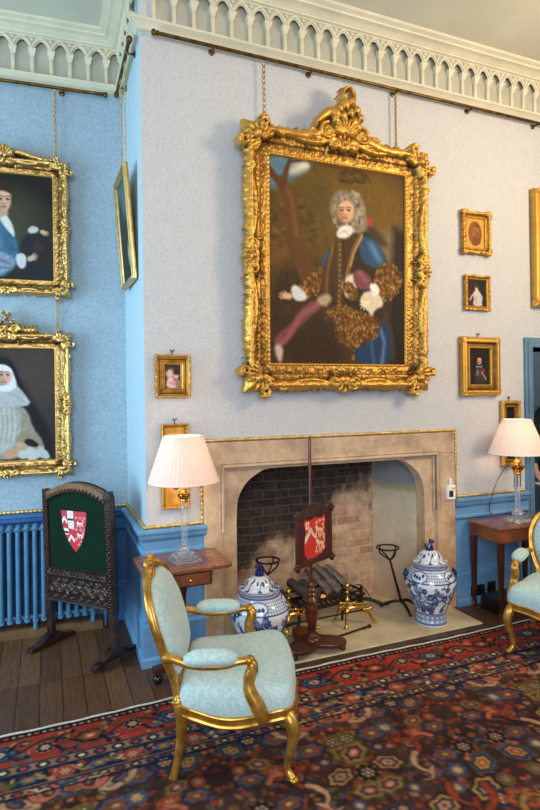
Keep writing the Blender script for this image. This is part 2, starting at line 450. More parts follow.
def brick_mat(name, side=False):
    t = NT(name); co = t.coords(); sp = t.new('SeparateXYZ'); t.link(co, sp.inputs[0])
    cv = t.new('CombineXYZ'); t.link(sp.outputs['Y' if side else 'X'], cv.inputs['X']); t.link(sp.outputs['Z'], cv.inputs['Y'])
    wob = t.noise(6, 2); w2 = t.new('CombineXYZ'); t.link(t.math('MULTIPLY', wob, .03), w2.inputs['Y'])
    va = t.new('VectorMath', operation='ADD'); t.link(cv.outputs[0], va.inputs[0]); t.link(w2.outputs[0], va.inputs[1])
    b = t.new('TexBrick', offset=.5); t.link(va.outputs[0], b.inputs['Vector'])
    for k, v in {'Scale': 1, 'Mortar Size': .006, 'Mortar Smooth': .3, 'Bias': 0, 'Brick Width': .215, 'Row Height': .066}.items(): b.inputs[k].default_value = v
    b.inputs['Color1'].default_value = rgb(236, 206, 178); b.inputs['Color2'].default_value = rgb(192, 152, 126); b.inputs['Mortar'].default_value = rgb(226, 206, 178)
    n = t.noise(4.5, 5, .6); n2 = t.noise(14, 4)
    c = t.mix(.55, b.outputs['Color'], t.ramp(n2, [(.3, rgb(120, 90, 76)), (.7, rgb(240, 225, 205))]), 'MULTIPLY')
    # soot: black high on the back and to the left, thinning towards the hearth
    X, Z = sp.outputs['X'], sp.outputs['Z']
    rise = t.math('MULTIPLY_ADD', X, .60, -.20)                       # the clean patch climbs to the right
    s = t.math('ADD', t.math('SUBTRACT', Z, rise), t.math('MULTIPLY_ADD', n, .55, -.275))
    mr = t.new('MapRange', interpolation_type='SMOOTHSTEP'); mr.inputs[1].default_value = .0; mr.inputs[2].default_value = .20
    t.link(s, mr.inputs[0])
    spots = t.ramp(n, [(.60, (0, 0, 0, 1)), (.70, (1, 1, 1, 1))])
    soot = t.math('MAXIMUM', mr.outputs[0], t.math('MULTIPLY', spots, .75))
    soot = t.math('MULTIPLY', soot, .96)
    sc_ = t.ramp(n2, [(.35, rgb(20, 17, 16)), (.75, rgb(60, 50, 46))])
    mo = t.mix(t.math('MULTIPLY', b.outputs['Fac'], .45), sc_, rgb(104, 92, 82))
    t.base(t.mix(soot, c, mo)); t.set(Roughness=.9)
    t.bump(t.math('ADD', t.math('MULTIPLY', b.outputs['Fac'], -1), t.math('MULTIPLY', n2, .6)), .6, .01); return t.m
MBRICK = brick_mat('sooty_brick'); MBRICKS = brick_mat('sooty_side_brick', True)

def cheek_mat():
    t = NT('sooty_plaster'); co = t.coords(); sp = t.new('SeparateXYZ'); t.link(co, sp.inputs[0]); n = t.noise(7, 5, .6)
    z = t.math('ADD', sp.outputs['Z'], t.math('MULTIPLY_ADD', n, .16, -.08))
    c = t.ramp(z, [(.0, rgb(196, 160, 128)), (.35, rgb(214, 190, 158)), (.78, rgb(222, 208, 182)), (.90, rgb(206, 196, 170)), (.95, rgb(166, 158, 130)), (1.0, rgb(132, 138, 146))])
    hi = t.ramp(z, [(.98, (0, 0, 0, 1)), (1.0, (1, 1, 1, 1))])
    y = t.new('MapRange'); y.inputs[1].default_value = .12; y.inputs[2].default_value = .30; t.link(t.math('ADD', sp.outputs['Y'], t.math('MULTIPLY_ADD', n, .2, -.1)), y.inputs[0])
    t.base(t.mix(.3, c, t.ramp(n, [(.3, rgb(110, 90, 80)), (.7, rgb(250, 240, 225))]), 'MULTIPLY')); t.set(Roughness=.9); t.bump(n, .3, .01); return t.m
MCHEEK = cheek_mat()
MFLUE = mat('flue_cap_black', rgb(16, 14, 14), rgb(34, 30, 28), 8, .95)  # dark colour for the added flue cap
MHEARTH = mat('hearth_flagstone', rgb(186, 168, 134), rgb(212, 196, 164), 4, .7, bump=.15)
MOAKD = mat('dark_oak', rgb(62, 44, 30), rgb(88, 64, 44), 12, .45)
MSKIRT = mat('bare_oak_skirting', rgb(92, 68, 44), rgb(120, 92, 60), 12, .55)

# ================================================================ the room
Z_CEIL = 4.47; D0 = .845; AL = -.0855
ca, sa = math.cos(AL), math.sin(AL)
def alc(x, off=0.0):                     # point on the alcove wall (off towards the room)
    return (x*ca + off*sa, D0 + x*sa - off*ca)
AW = alc(-3.2); ROOM = [AW, (0, D0), (0, 0)]
# breast wall with the holes for the fireplace and the doorway
m = MB()
m.box(0, .375, 0, .35, 0, Z_CEIL); m.box(.375, 2.44, 0, .35, 1.40, Z_CEIL); m.box(2.44, 3.31, 0, .35, 0, Z_CEIL)
m.box(3.31, 4.2, 0, .35, 2.1, Z_CEIL); m.box(4.2, 6.2, 0, .35, 0, Z_CEIL)
struct(m.build('wall_fireplace', MW, smooth=False))
MRET = wall_mat('return_wall_paint_lit_bright', rgb(176, 204, 222), rgb(190, 216, 230))  # same wall paint lightened: window light put into the colour
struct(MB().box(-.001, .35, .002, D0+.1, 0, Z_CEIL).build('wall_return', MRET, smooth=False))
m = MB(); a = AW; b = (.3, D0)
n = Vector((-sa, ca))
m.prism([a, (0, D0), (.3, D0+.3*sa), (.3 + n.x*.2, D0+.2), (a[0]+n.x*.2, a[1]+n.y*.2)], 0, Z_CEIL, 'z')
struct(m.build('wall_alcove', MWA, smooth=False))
struct(MB().box(-3.6, 6.2, -4.6, 3.2, -.1, 0).build('floor', MFLOOR, smooth=False))
struct(MB().box(-3.6, 6.2, -4.6, 3.2, Z_CEIL, Z_CEIL+.1).build('ceiling', MCEIL, smooth=False))

# the cornice: lower moulding, upper moulding, arcade of little gothic arches
PATH = [AW, (0, D0), (0, 0), (6.0, 0)]
m = MB()
m.sweep([(0, 4.062), (.02, 4.064), (.03, 4.075), (.055, 4.096), (.066, 4.10), (.066, 4.116), (.05, 4.126), (.02, 4.132), (0, 4.15)], PATH)
m.sweep([(0, 4.387), (.05, 4.389), (.056, 4.395), (.075, 4.398), (.08, 4.406), (.09, 4.41), (.10, 4.418), (.125, 4.428), (.145, 4.43), (.15, 4.442), (.18, 4.452), (.185, 4.469), (0, 4.469)], PATH)
struct(m.build('trim_1', MCORN, angle=25))
BAY = .1319
def bay_unit():
    b = MB(); w = BAY
    b.box(-.014, .014, -.026, 0, 4.125, 4.276, .004)                                  # colonnette
    b.rings([[(-a_, -o, z), (a_, -o, z), (a_, 0, z), (-a_, 0, z)] for a_, o, z in ((.014, .026, 4.262), (.019, .034, 4.274), (.019, .034, 4.279), (.024, .042, 4.292), (.028, .048, 4.304), (.028, .048, 4.312))])
    arch = []                                                                             # pointed arch between this column and the next
    for k in range(9):
        t = k/8; arch.append((w*.5*t, 4.310 + .074*math.sin(t*PI/2)**.85))
    full = arch + [(w-x, z) for x, z in arch[-2::-1]]
    for off, r_ in ((-.048, .0080), (-.040, .0055)):
        dz = 0 if r_ > .007 else -.011
        pts = [(x if r_ > .007 else (x-w/2)*.88+w/2, off, z+dz) for x, z in full]
        b.tube(pts, r_, 6)
    sp = [(x, z) for x, z in full] + [(w, 4.391), (0, 4.391)]
    b.prism(sp, -.040, -.028)
    for dx, dz in ((0, .018), (-.011, .009), (.011, .009)):                               # leaf on the spandrel
        b.tube([(0, -.046, 4.363), (dx, -.05, 4.363+dz+.008)], [.003, .006], 5)
    b.add([(-0.0, -.003, 4.13), (w, -.003, 4.13), (w, -.003, 4.385), (0, -.003, 4.385)], [(0, 1, 2, 3)])
    return b
unit = bay_unit()
MREC = mat('frieze_recess_paint', rgb(168, 168, 156), rgb(182, 181, 168), 6, .8)
def arcade(name, p0, p1, n0=0, off=0):
    d = Vector((p1[0]-p0[0], p1[1]-p0[1])); L = d.length; ang = math.atan2(d.y, d.x); n = int((L-off+.02)/BAY)
    b = MB(); rec = MB()
    for i in range(n):
        M = Matrix.Translation((p0[0], p0[1], 0)) @ Matrix.Rotation(ang, 4, 'Z') @ Matrix.Translation((off+i*BAY, 0, 0))
        s = len(b.v); b.add(unit.v[:-4], [f for f in unit.f if max(f) < len(unit.v)-4]); b.xf(M, s)
        s = len(rec.v); rec.add(unit.v[-4:], [(0, 1, 2, 3)]); rec.xf(M, s)
    o = struct(b.build(name, MCORN, angle=50)); rec.build('recess_panels', MREC, o, smooth=False)
    return o
arcade('trim_2', (0, 0), (6.0, 0), off=.085)
L_ = math.hypot(AW[0], AW[1]-D0); k_ = int(L_/BAY)
arcade('trim_3', AW, (0, D0), off=(L_-.123) % BAY)
arcade('trim_4', (0, D0), (0, 0), off=.09)

# dado panelling
def dado_prof(z=.866):
    return [(0, z), (.045, z), (.062, z-.006), (.062, z-.022), (.052, z-.03), (.046, z-.055), (.030, z-.075), (.024, z-.078), (.022, z-.135), (.036, z-.145), (.036, z-.158), (.024, z-.172), (.014, z-.178), (.014, .30), (.022, .285), (.022, .27), (.034, .25), (.034, .06), (.046, .045), (.046, 0), (0, 0)]
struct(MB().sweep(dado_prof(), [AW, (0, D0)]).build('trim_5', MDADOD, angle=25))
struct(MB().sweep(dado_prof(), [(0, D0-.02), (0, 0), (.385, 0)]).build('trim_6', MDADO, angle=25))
m = MB().sweep(dado_prof(), [(2.445, 0), (3.225, 0)]); m.box(2.44, 2.462, -.012, .01, .86, 1.41)
struct(m.build('trim_7', MDADO, angle=25))
# gilt rope fillets
def rope(m, pts, r=.011, pitch=.03):
    P = [Vector(p) for p in pts]
    for a_, b_ in zip(P, P[1:]):
        n = max(2, int((b_-a_).length/pitch*4)); q = [a_.lerp(b_, i/n) for i in range(n+1)]
        m.tube(q, [r*(1+.28*math.cos(i*PI/2)) for i in range(n+1)], 8)
    return m
zf = .878
a0 = alc(-3.1, .012); a1 = alc(-.012, .012)
m = MB(); rope(m, [(a0[0], a0[1], zf), (-.012, a1[1], zf), (-.012, -.012, zf), (.362, -.012, zf), (.362, -.012, 1.416), (2.468, -.012, 1.416), (2.468, -.012, zf), (3.21, -.012, zf)])
struct(m.build('trim_8', MROPE, angle=180))

# skirting strip of bare oak on the alcove floor, door architrave, room beyond
p0, p1 = alc(-3.1, .0), alc(-.2, .0)
struct(MB().sweep([(0, 0), (.155, 0), (.155, .055), (.14, .062), (0, .062)], [p0, p1]).build('baseboard_alcove', MSKIRT, angle=25))
m = MB()
for x in (3.225, 4.2): m.box(x, x+.085, -.03, .36, 0, 2.185, .006)
m.box(3.31, 4.2, -.03, .36, 2.1, 2.185, .006)
m.box(3.225+.02, 3.225+.05, -.04, -.028, 0, 2.15)
MARCH = mat('architrave_paint', rgb(84, 116, 142), rgb(100, 132, 158), 5, .5)
struct(m.build('trim_9', MARCH, smooth=False))
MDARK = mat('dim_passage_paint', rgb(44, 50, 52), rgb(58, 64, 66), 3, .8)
struct(MB().box(3.0, 6.2, 2.6, 2.8, 0, Z_CEIL).build('wall_passage', MDARK, smooth=False))
m = MB(); m.box(-.42, .42, -.02, .02, 0, 2.45)
for x0, x1 in ((-.32, -.04), (.04, .32)):
    for z0, z1 in ((.15, .75), (.9, 1.35), (1.48, 2.30)):
        for q in ((x0, x1, z0, z0+.03), (x0, x1, z1-.03, z1), (x0, x0+.03, z0, z1), (x1-.03, x1, z0, z1)): m.box(q[0], q[1], -.035, -.02, q[2], q[3], .008)
        m.box(x0+.06, x1-.06, -.03, -.02, z0+.06, z1-.06, .008)
MDOOR = mat('grey_door_paint', rgb(128, 142, 150), rgb(142, 156, 164), 5, .5)
d = struct(m.build('door_1', MDOOR, smooth=False)); d.location = (4.93, 1.62, 0); d.rotation_euler.z = math.radians(-18)

l = bpy.data.lights.new('passage_fill', 'POINT'); l.energy = 9; l.color = (.9, .95, 1); l.shadow_soft_size = .2  # unseen fill added to brighten the dark door leaf
o = bpy.data.objects.new('passage_fill', l); C.objects.link(o); o.location = (5.3, .75, 2.7)
# ================================================================ fireplace
ring = MB()
X0, X1, ZT = .372, 2.442, 1.402
ix0, ix1, iz = .502, 2.272, 1.238
ring.box(X0, ix0, -.035, .30, 0, iz); ring.box(ix1, X1, -.035, .30, 0, iz); ring.box(X0, X1, -.035, .30, iz, ZT)
lk = [(X0-.004, 0), (X0-.004, ZT+.002)]
o = ring.build('trim_10', MSTONE, smooth=False, bevel=.006)
struct(o)
# inner order with the flattened four-centred opening
ox0, ox1, ot = .605, 2.165, 1.205
cornerL = curve([(ox0, .86), (.612, .97), (.632, 1.045), (.690, 1.125), (.79, 1.19), (.86, ot)], 6)
cornerR = [(ox0+ox1-x, z) for x, z in cornerL][::-1]
poly = [(ix0-.002, 0), (ix0-.002, iz+.002), (ix1+.002, iz+.002), (ix1+.002, 0), (ox1, 0)] + cornerR[::-1][::1] + cornerL[::-1] + [(ox0, 0)]
poly = [(ix0-.002, 0), (ix0-.002, iz+.002), (ix1+.002, iz+.002), (ix1+.002, 0), (ox1, 0)] + cornerR[::-1] + cornerL[::-1] + [(ox0, 0)]
inner = MB().prism(poly, -.004, .10)
inner.build('inner_arch', MSTONE, o, smooth=True, angle=30)
bead = MB()
for dx, y, r in ((.0, -.038, .013), (.022, -.014, .009), (-.022, -.037, .006)):
    s = dx
    bead.tube([(ix0+s, y, .80), (ix0+s, y, iz-s), (ix1-s, y, iz-s), (ix1-s, y, .80)][:2], r, 8)
    bead.tube([(ix0+s, y, iz-s), (ix1-s, y, iz-s)], r, 8); bead.tube([(ix1-s, y, .80), (ix1-s, y, iz-s)], r, 8)
bead.build('label_moulding', MSTONE, o, angle=60)
# fire chamber
bx0, bx1, by = .72, 1.955, .42
m = MB(); m.box(bx0-.3, bx1+.3, by, by+.1, 0, 2.2)
struct(m.build('wall_firebox', MBRICK, smooth=False))
m = MB().prism([(ox0-.02, .09), (bx0, by), (bx0, by+.05), (ox0-.2, by+.05), (ox0-.2, .09)], 0, 2.2, 'z')
struct(m.build('wall_firebox_west', MBRICKS, smooth=False))
m = MB().prism([(ox1+.01, .09), (bx1, by), (bx1, by+.05), (ox1+.2, by+.05), (ox1+.2, .09)], 0, 2.2, 'z')
struct(m.build('wall_firebox_east', MCHEEK, smooth=False))
struct(MB().box(.4, 2.4, .02, .6, 2.15, 2.25).build('flue_light_cap', MFLUE, smooth=False))  # unseen dark cap added to keep world light out of the flue
m = MB().box(.42, 2.37, -.395, .46, 0, .022)
struct(m.build('floor_hearth', MHEARTH, smooth=False, bevel=.004))
struct(MB().box(.38, 2.42, -.452, -.397, 0, .016).build('trim_11', MOAKD, smooth=False, bevel=.003))

# ================================================================ light
w = bpy.data.worlds.new('world'); sc.world = w; w.use_nodes = True
w.node_tree.nodes['Background'].inputs[0].default_value = rgb(200, 210, 222); w.node_tree.nodes['Background'].inputs[1].default_value = .55
def area(name, loc, target, size, col, power, sy=None):
    l = bpy.data.lights.new(name, 'AREA'); l.energy = power; l.color = col; l.size = size
    if sy: l.shape = 'RECTANGLE'; l.size_y = sy
    o = bpy.data.objects.new(name, l); C.objects.link(o); o.location = loc
    o.rotation_euler = (Vector(target)-Vector(loc)).to_track_quat('-Z', 'Y').to_euler(); return o
area('window_light', (-3.3, -.6, 1.9), (0, .6, 2.7), 1.8, (.52, .84, 1.0), 125, 2.6)
area('bay_window_light', (-1.6, -6.0, 2.8), (.8, 0, 1.2), 3.0, (.92, .95, 1.0), 190, 2.6)
area('chandelier_light', (3.4, -2.6, 3.3), (2.0, 0, 3.4), .9, (1, .80, .54), 56)
l = bpy.data.lights.new('warm_ceiling_fill', 'POINT'); l.energy = 64; l.color = (1, .66, .28); l.shadow_soft_size = .25  # unseen warm point added to tint the ceiling on the right
o = bpy.data.objects.new('warm_ceiling_fill', l); C.objects.link(o); o.location = (3.2, -2.3, 3.6)
# ================================================================ pictures
GOLD = (208, 156, 70); GDARK = (74, 46, 14); SILV = (214, 174, 104); SDARK = (70, 44, 16)
def flower(P, x, y, r, c, k=5):
    for i in range(k):
        a = 2*PI*i/k; P.ell(x+r*.6*math.cos(a), y+r*.6*math.sin(a), r*.5, r*.5, c, .8)
def head(P, x, y, s, skin, hair=None, turn=0.0, lips=(176, 86, 76)):
    """face painted at sketch scale s (half height of the face)"""
    dark = tuple(int(q*.72) for q in skin); lite = tuple(min(255, int(q*1.1)) for q in skin)
    P.ell(x, y, s*.74, s, skin, s*.12)
    P.poly([(x-s*.7, y-s*.2), (x-s*.25, y-s*.1), (x-s*.3, y+s*.6), (x-s*.1, y+s*.95), (x-s*.5, y+s*.7)], dark, s*.25, .55, 1)
    P.ell(x+s*.28+turn*s, y-s*.5, s*.35, s*.25, lite, s*.25, 0, .8)
    e = turn*s
    dk2 = tuple(int(q*.5) for q in skin)
    for sx in (-.30, .33):
        ex = x+sx*s+e; P.ell(ex, y-s*.12, s*.21, s*.13, dark, s*.08, 0, .7); P.ell(ex, y-s*.10, s*.15, s*.075, (214, 200, 186), s*.04); P.ell(ex+s*.02, y-s*.10, s*.075, s*.08, (44, 32, 28), s*.04)
        P.line(curve([(ex-s*.18, y-s*.12), (ex, y-s*.20), (ex+s*.18, y-s*.11)], 4), s*.055, (58, 38, 30), s*.04)
        P.line(curve([(ex-s*.24, y-s*.33), (ex, y-s*.42), (ex+s*.24, y-s*.35)], 4), s*.085, (92, 66, 50), s*.07, .85)
    P.line(curve([(x+e-s*.10, y-s*.30), (x+e-s*.06, y-s*.02), (x+e-s*.12, y+s*.24)], 4), s*.10, dark, s*.09, .8)
    P.line([(x+e+s*.04, y-s*.22), (x+e+s*.06, y+s*.18)], s*.10, lite, s*.08, .8); P.ell(x+e+s*.02, y+s*.24, s*.13, s*.10, skin, s*.06)
    P.line([(x+e-s*.12, y+s*.33), (x+e+s*.14, y+s*.33)], s*.05, dk2, s*.05, .7)
    P.line([(x+e-s*.18, y+s*.55), (x+e, y+s*.52), (x+e+s*.18, y+s*.55)], s*.14, lips, s*.06); P.line([(x+e-s*.2, y+s*.55), (x+e, y+s*.565), (x+e+s*.2, y+s*.55)], s*.035, dk2, s*.04, .8)
    P.ell(x+e+s*.35, y+s*.2, s*.2, s*.16, (214, 130, 104), s*.2, 0, .3); P.ell(x+e-s*.35, y+s*.25, s*.18, s*.15, (190, 116, 92), s*.2, 0, .3)
    P.poly([(x-s*.75, y-s*.3), (x-s*.45, y-s*.2), (x-s*.42, y+s*.5), (x-s*.2, y+s*.92), (x-s*.55, y+s*.7)], tuple(int(q*.55) for q in skin), s*.22, .6, 1)
    P.ell(x+e, y+s*.72, s*.22, s*.1, dark, s*.15, 0, .5); P.ell(x+e+s*.06, y+s*.28, s*.1, s*.07, dark, s*.06, 0, .7)
def hand(P, x, y, s, a, skin, spread=.35, n=4):
    P.ell(x, y, s*.55, s*.42, skin, s*.15, a)
    for i in range(n):
        q = a+spread*(i-1.5); L = s*(1.15-.12*abs(i-1.5))
        P.line([(x+.3*s*math.cos(q), y+.3*s*math.sin(q)), (x+L*math.cos(q), y+L*math.sin(q))], s*.2, skin, s*.08, w1=s*.13)
    q = a+spread*2.9; P.line([(x, y), (x+.75*s*math.cos(q), y+.75*s*math.sin(q))], s*.24, skin, s*.08, w1=s*.15)

# ---- the large portrait over the fireplace
def paint_gentleman():
    P = Paint(270, 348, (66, 46, 24), [(28, 22), (475, 95), (480, 718), (35, 718)])
    P.poly([(20, 10), (480, 60), (480, 420), (300, 420), (60, 330), (20, 330)], (92, 68, 26), 60, 1, 1, .25, 3)
    P.poly([(150, 60), (480, 110), (480, 330), (300, 310), (180, 180)], (104, 76, 26), 40, .9, 1, .2, 4)
    P.poly([(360, 280), (480, 270), (480, 380), (380, 390)], (116, 100, 78), 24, .9, 1)
    P.poly([(20, 10), (160, 30), (175, 60), (110, 110), (60, 140), (20, 130)], (86, 116, 132), 14, 1, 1)
    P.ell(128, 70, 32, 16, (196, 186, 160), 10, -.4); P.ell(150, 62, 14, 10, (214, 204, 180), 8)
    P.poly([(30, 290), (110, 300), (120, 400), (60, 460), (25, 450)], (108, 74, 30), 30, .9, 1, .3, 5)
    P.poly([(130, 120), (230, 100), (245, 200), (200, 260), (150, 210)], (86, 68, 28), 20, .9, 1, .3, 8)
    P.poly([(30, 420), (110, 380), (210, 480), (150, 720), (30, 720)], (58, 40, 22), 30, 1, 1, .4, 6)
    for i in range(90):
        a = rnd.random()*2*PI; q = rnd.random()**.5
        P.ell(105+95*q*math.cos(a), 265+75*q*math.sin(a), rnd.uniform(5, 14), rnd.uniform(4, 9), rnd.choice([(92, 66, 26), (70, 50, 22), (122, 88, 38), (54, 40, 20)]), 5, 0, .6)
    P.line(curve([(75, 115), (100, 165), (112, 230), (120, 290), (135, 350), (165, 420)]), 34, (92, 58, 28), 6, 1, 60)
    P.line(curve([(84, 120), (106, 165), (116, 225), (126, 290)]), 12, (122, 80, 40), 8, .8, 14)
    P.line([(28, 65), (50, 95), (78, 125)], 20, (88, 54, 28), 4); P.line([(80, 120), (92, 70), (104, 40)], 18, (88, 54, 28), 4, 1, 9)
    P.line(curve([(100, 48), (160, 45), (230, 62), (300, 78), (345, 95)]), 7, (70, 50, 26), 3, 1, 3)
    for i in range(40): P.ell(rnd.uniform(265, 365), rnd.uniform(70, 118), rnd.uniform(4, 10), rnd.uniform(3, 6), (62, 46, 22), 3, 0, .8)
    P.poly([(440, 260), (480, 280), (480, 720), (420, 720), (430, 500)], (34, 24, 18), 14)
    P.poly([(345, 235), (395, 280), (430, 330), (370, 320)], (58, 42, 30), 10, .9, 1)
    # blue velvet coat
    P.poly([(235, 330), (275, 270), (330, 262), (370, 290), (425, 380), (440, 440), (420, 560), (330, 600), (235, 540), (205, 420)], (44, 34, 26), 5, 1, 1)
    P.poly([(325, 300), (365, 290), (400, 330), (425, 385), (380, 400), (335, 375)], (38, 70, 102), 4, 1, 1, .15, 7)
    P.poly([(350, 310), (375, 312), (405, 375), (390, 385)], (92, 136, 168), 8, .7, 1)
    P.poly([(208, 370), (225, 340), (235, 360), (222, 400), (205, 410)], (40, 78, 120), 4)
    P.poly([(310, 630), (410, 560), (440, 600), (450, 716), (315, 716)], (30, 54, 84), 6, 1, 1, .15, 9)
    P.line([(400, 600), (412, 640), (405, 712)], 10, (112, 146, 172), 6, .7); P.line([(370, 640), (378, 710)], 8, (70, 110, 150), 6, .6)
    # brown cuirass of cloth, the pale waistcoat and the gold lace
    P.poly([(232, 320), (262, 290), (330, 285), (320, 340), (292, 440), (272, 540), (255, 530), (240, 430)], (70, 46, 22), 4, 1, 1, .25, 10)
    P.line([(262, 300), (266, 420), (268, 530)], 10, (100, 72, 36), 5, .9); P.line([(246, 310), (232, 400)], 7, (120, 88, 44), 4, .8)
    P.line([(335, 290), (310, 340), (300, 380), (285, 430)], 14, (128, 92, 48), 4, .95); P.line([(338, 292), (312, 345), (300, 390)], 4, (190, 150, 88), 3)
    P.poly([(292, 420), (316, 415), (330, 445), (300, 500), (282, 490), (270, 450)], (212, 192, 172), 5, 1, 1)
    def lace(poly, n, seed):
        r2 = random.Random(seed); P.poly(poly, (94, 58, 22), 4, 1, 1, .3, seed)
        q = P.tr(poly); x0, y0 = np.min(poly, 0); x1, y1 = np.max(poly, 0)
        from_mask = []
        while len(from_mask) < n*1.5:
            x, y = r2.uniform(x0, x1), r2.uniform(y0, y1); c = False
            for (ax, ay), (bx, by_) in zip(poly, poly[1:]+poly[:1]):
                if (ay > y) != (by_ > y) and x < (bx-ax)*(y-ay)/(by_-ay)+ax: c = not c
            if c: from_mask.append((x, y))
        for x, y in from_mask:
            a = r2.random()*PI*2; c = r2.choice([(150, 100, 42), (182, 132, 64), (50, 30, 14), (126, 80, 32), (204, 158, 90), (60, 36, 16)])
            P.line(curve([(x, y), (x+5*math.cos(a), y+5*math.sin(a)), (x+5*math.cos(a+1.4), y+8*math.sin(a+1.4))], 3), 2.4, c, 1.6, .75)
    lace([(130, 460), (150, 440), (195, 390), (225, 400), (235, 440), (200, 480), (160, 500)], 70, 11)
    lace([(385, 390), (430, 375), (465, 410), (470, 450), (440, 500), (405, 505), (375, 450)], 110, 12)
    lace([(225, 530), (270, 515), (330, 540), (390, 560), (400, 600), (370, 640), (320, 655), (310, 700), (300, 660), (245, 630), (220, 570)], 190, 13)
    lace([(275, 450), (300, 440), (330, 480), (320, 510), (290, 490)], 24, 14)
    P.poly([(208, 400), (236, 345), (246, 420), (236, 520), (215, 520), (196, 470)], (74, 48, 26), 8, .9, 1)
    P.line(curve([(240, 330), (226, 420), (222, 520)]), 6, (128, 94, 50), 4, .8); P.line(curve([(276, 300), (282, 400), (276, 520)]), 5, (52, 34, 18), 4, .9)
    for k in range(12): P.ell(268-k*.5, 320+k*17, 2.6, 2.6, (176, 134, 70), 1.2)
    P.poly([(236, 540), (262, 640), (250, 716), (210, 716), (216, 600)], (44, 30, 20), 10, .8, 1); P.line(curve([(405, 520), (432, 610), (440, 700)]), 12, (72, 46, 26), 8, .8)
    # mauve cloak falling over the rock, gloves and hands
    P.poly([(130, 540), (185, 500), (215, 520), (150, 580), (115, 620), (85, 660), (50, 650), (60, 620), (110, 585)], (120, 62, 62), 5, 1, 1, .12, 15)
    P.line(curve([(200, 515), (140, 560), (100, 625), (70, 650)]), 10, (156, 96, 94), 7, .7)
    P.poly([(52, 650), (85, 655), (78, 716), (62, 700)], (204, 176, 160), 5, .9, 1)
    P.poly([(185, 500), (225, 480), (245, 500), (215, 530)], (168, 148, 116), 6, 1, 1)
    P.poly([(120, 620), (200, 540), (260, 620), (290, 716), (90, 716)], (50, 34, 20), 16, .9, 1, .5, 16)
    P.poly([(308, 410), (335, 398), (370, 430), (372, 465), (335, 470), (312, 450)], (116, 62, 66), 4, 1, 1, .12, 17)
    P.line([(330, 415), (352, 440)], 9, (160, 104, 104), 6, .7)
    P.poly([(105, 465), (122, 450), (165, 490), (150, 510), (115, 505)], (206, 204, 196), 4, 1, 1)
    hand(P, 98, 492, 26, PI+.1, (214, 162, 122), .3)
    P.poly([(330, 500), (350, 470), (395, 480), (412, 520), (380, 535), (372, 560), (352, 530), (335, 520)], (206, 192, 160), 4, 1, 1)
    hand(P, 355, 512, 24, 2.2, (224, 206, 170), .4); P.poly([(360, 450), (385, 445), (400, 480), (372, 492)], (222, 220, 212), 4, 1, 1)
    # wig, face, neckcloth
    P.poly([(350, 235), (372, 230), (375, 260), (352, 262)], (158, 58, 52), 4, 1, 1)
    P.poly([(240, 165), (262, 138), (290, 150), (310, 142), (340, 170), (350, 215), (355, 260), (340, 285), (300, 282), (262, 270), (238, 230), (232, 195)], (132, 118, 98), 6, 1, 1)
    for i in range(150):
        a = rnd.random()*2*PI; q = rnd.uniform(.55, 1)
        x, y = 294+54*q*math.cos(a), 210+68*q*math.sin(a); c = rnd.choice([(150, 136, 114), (128, 114, 94), (90, 76, 60), (178, 164, 142), (76, 62, 48)])
        P.line(curve([(x-3, y-4), (x+3, y), (x-3, y+5)], 3), 4, c, 2, .7)
    P.poly([(255, 190), (262, 240), (285, 262), (275, 270), (250, 250)], (96, 74, 56), 6, .8, 1)
    head(P, 284, 212, 36, (216, 164, 126), turn=-.08)
    P.poly([(268, 258), (300, 255), (312, 275), (292, 300), (262, 300), (252, 285)], (218, 212, 198), 4, 1, 1)
    P.line([(262, 285), (280, 275), (296, 290)], 3, (160, 150, 138), 3, .8)
    P.a *= (1.02+.14*(vnoise(P.h, P.w, 60, 2)-.5))[..., None]; return P

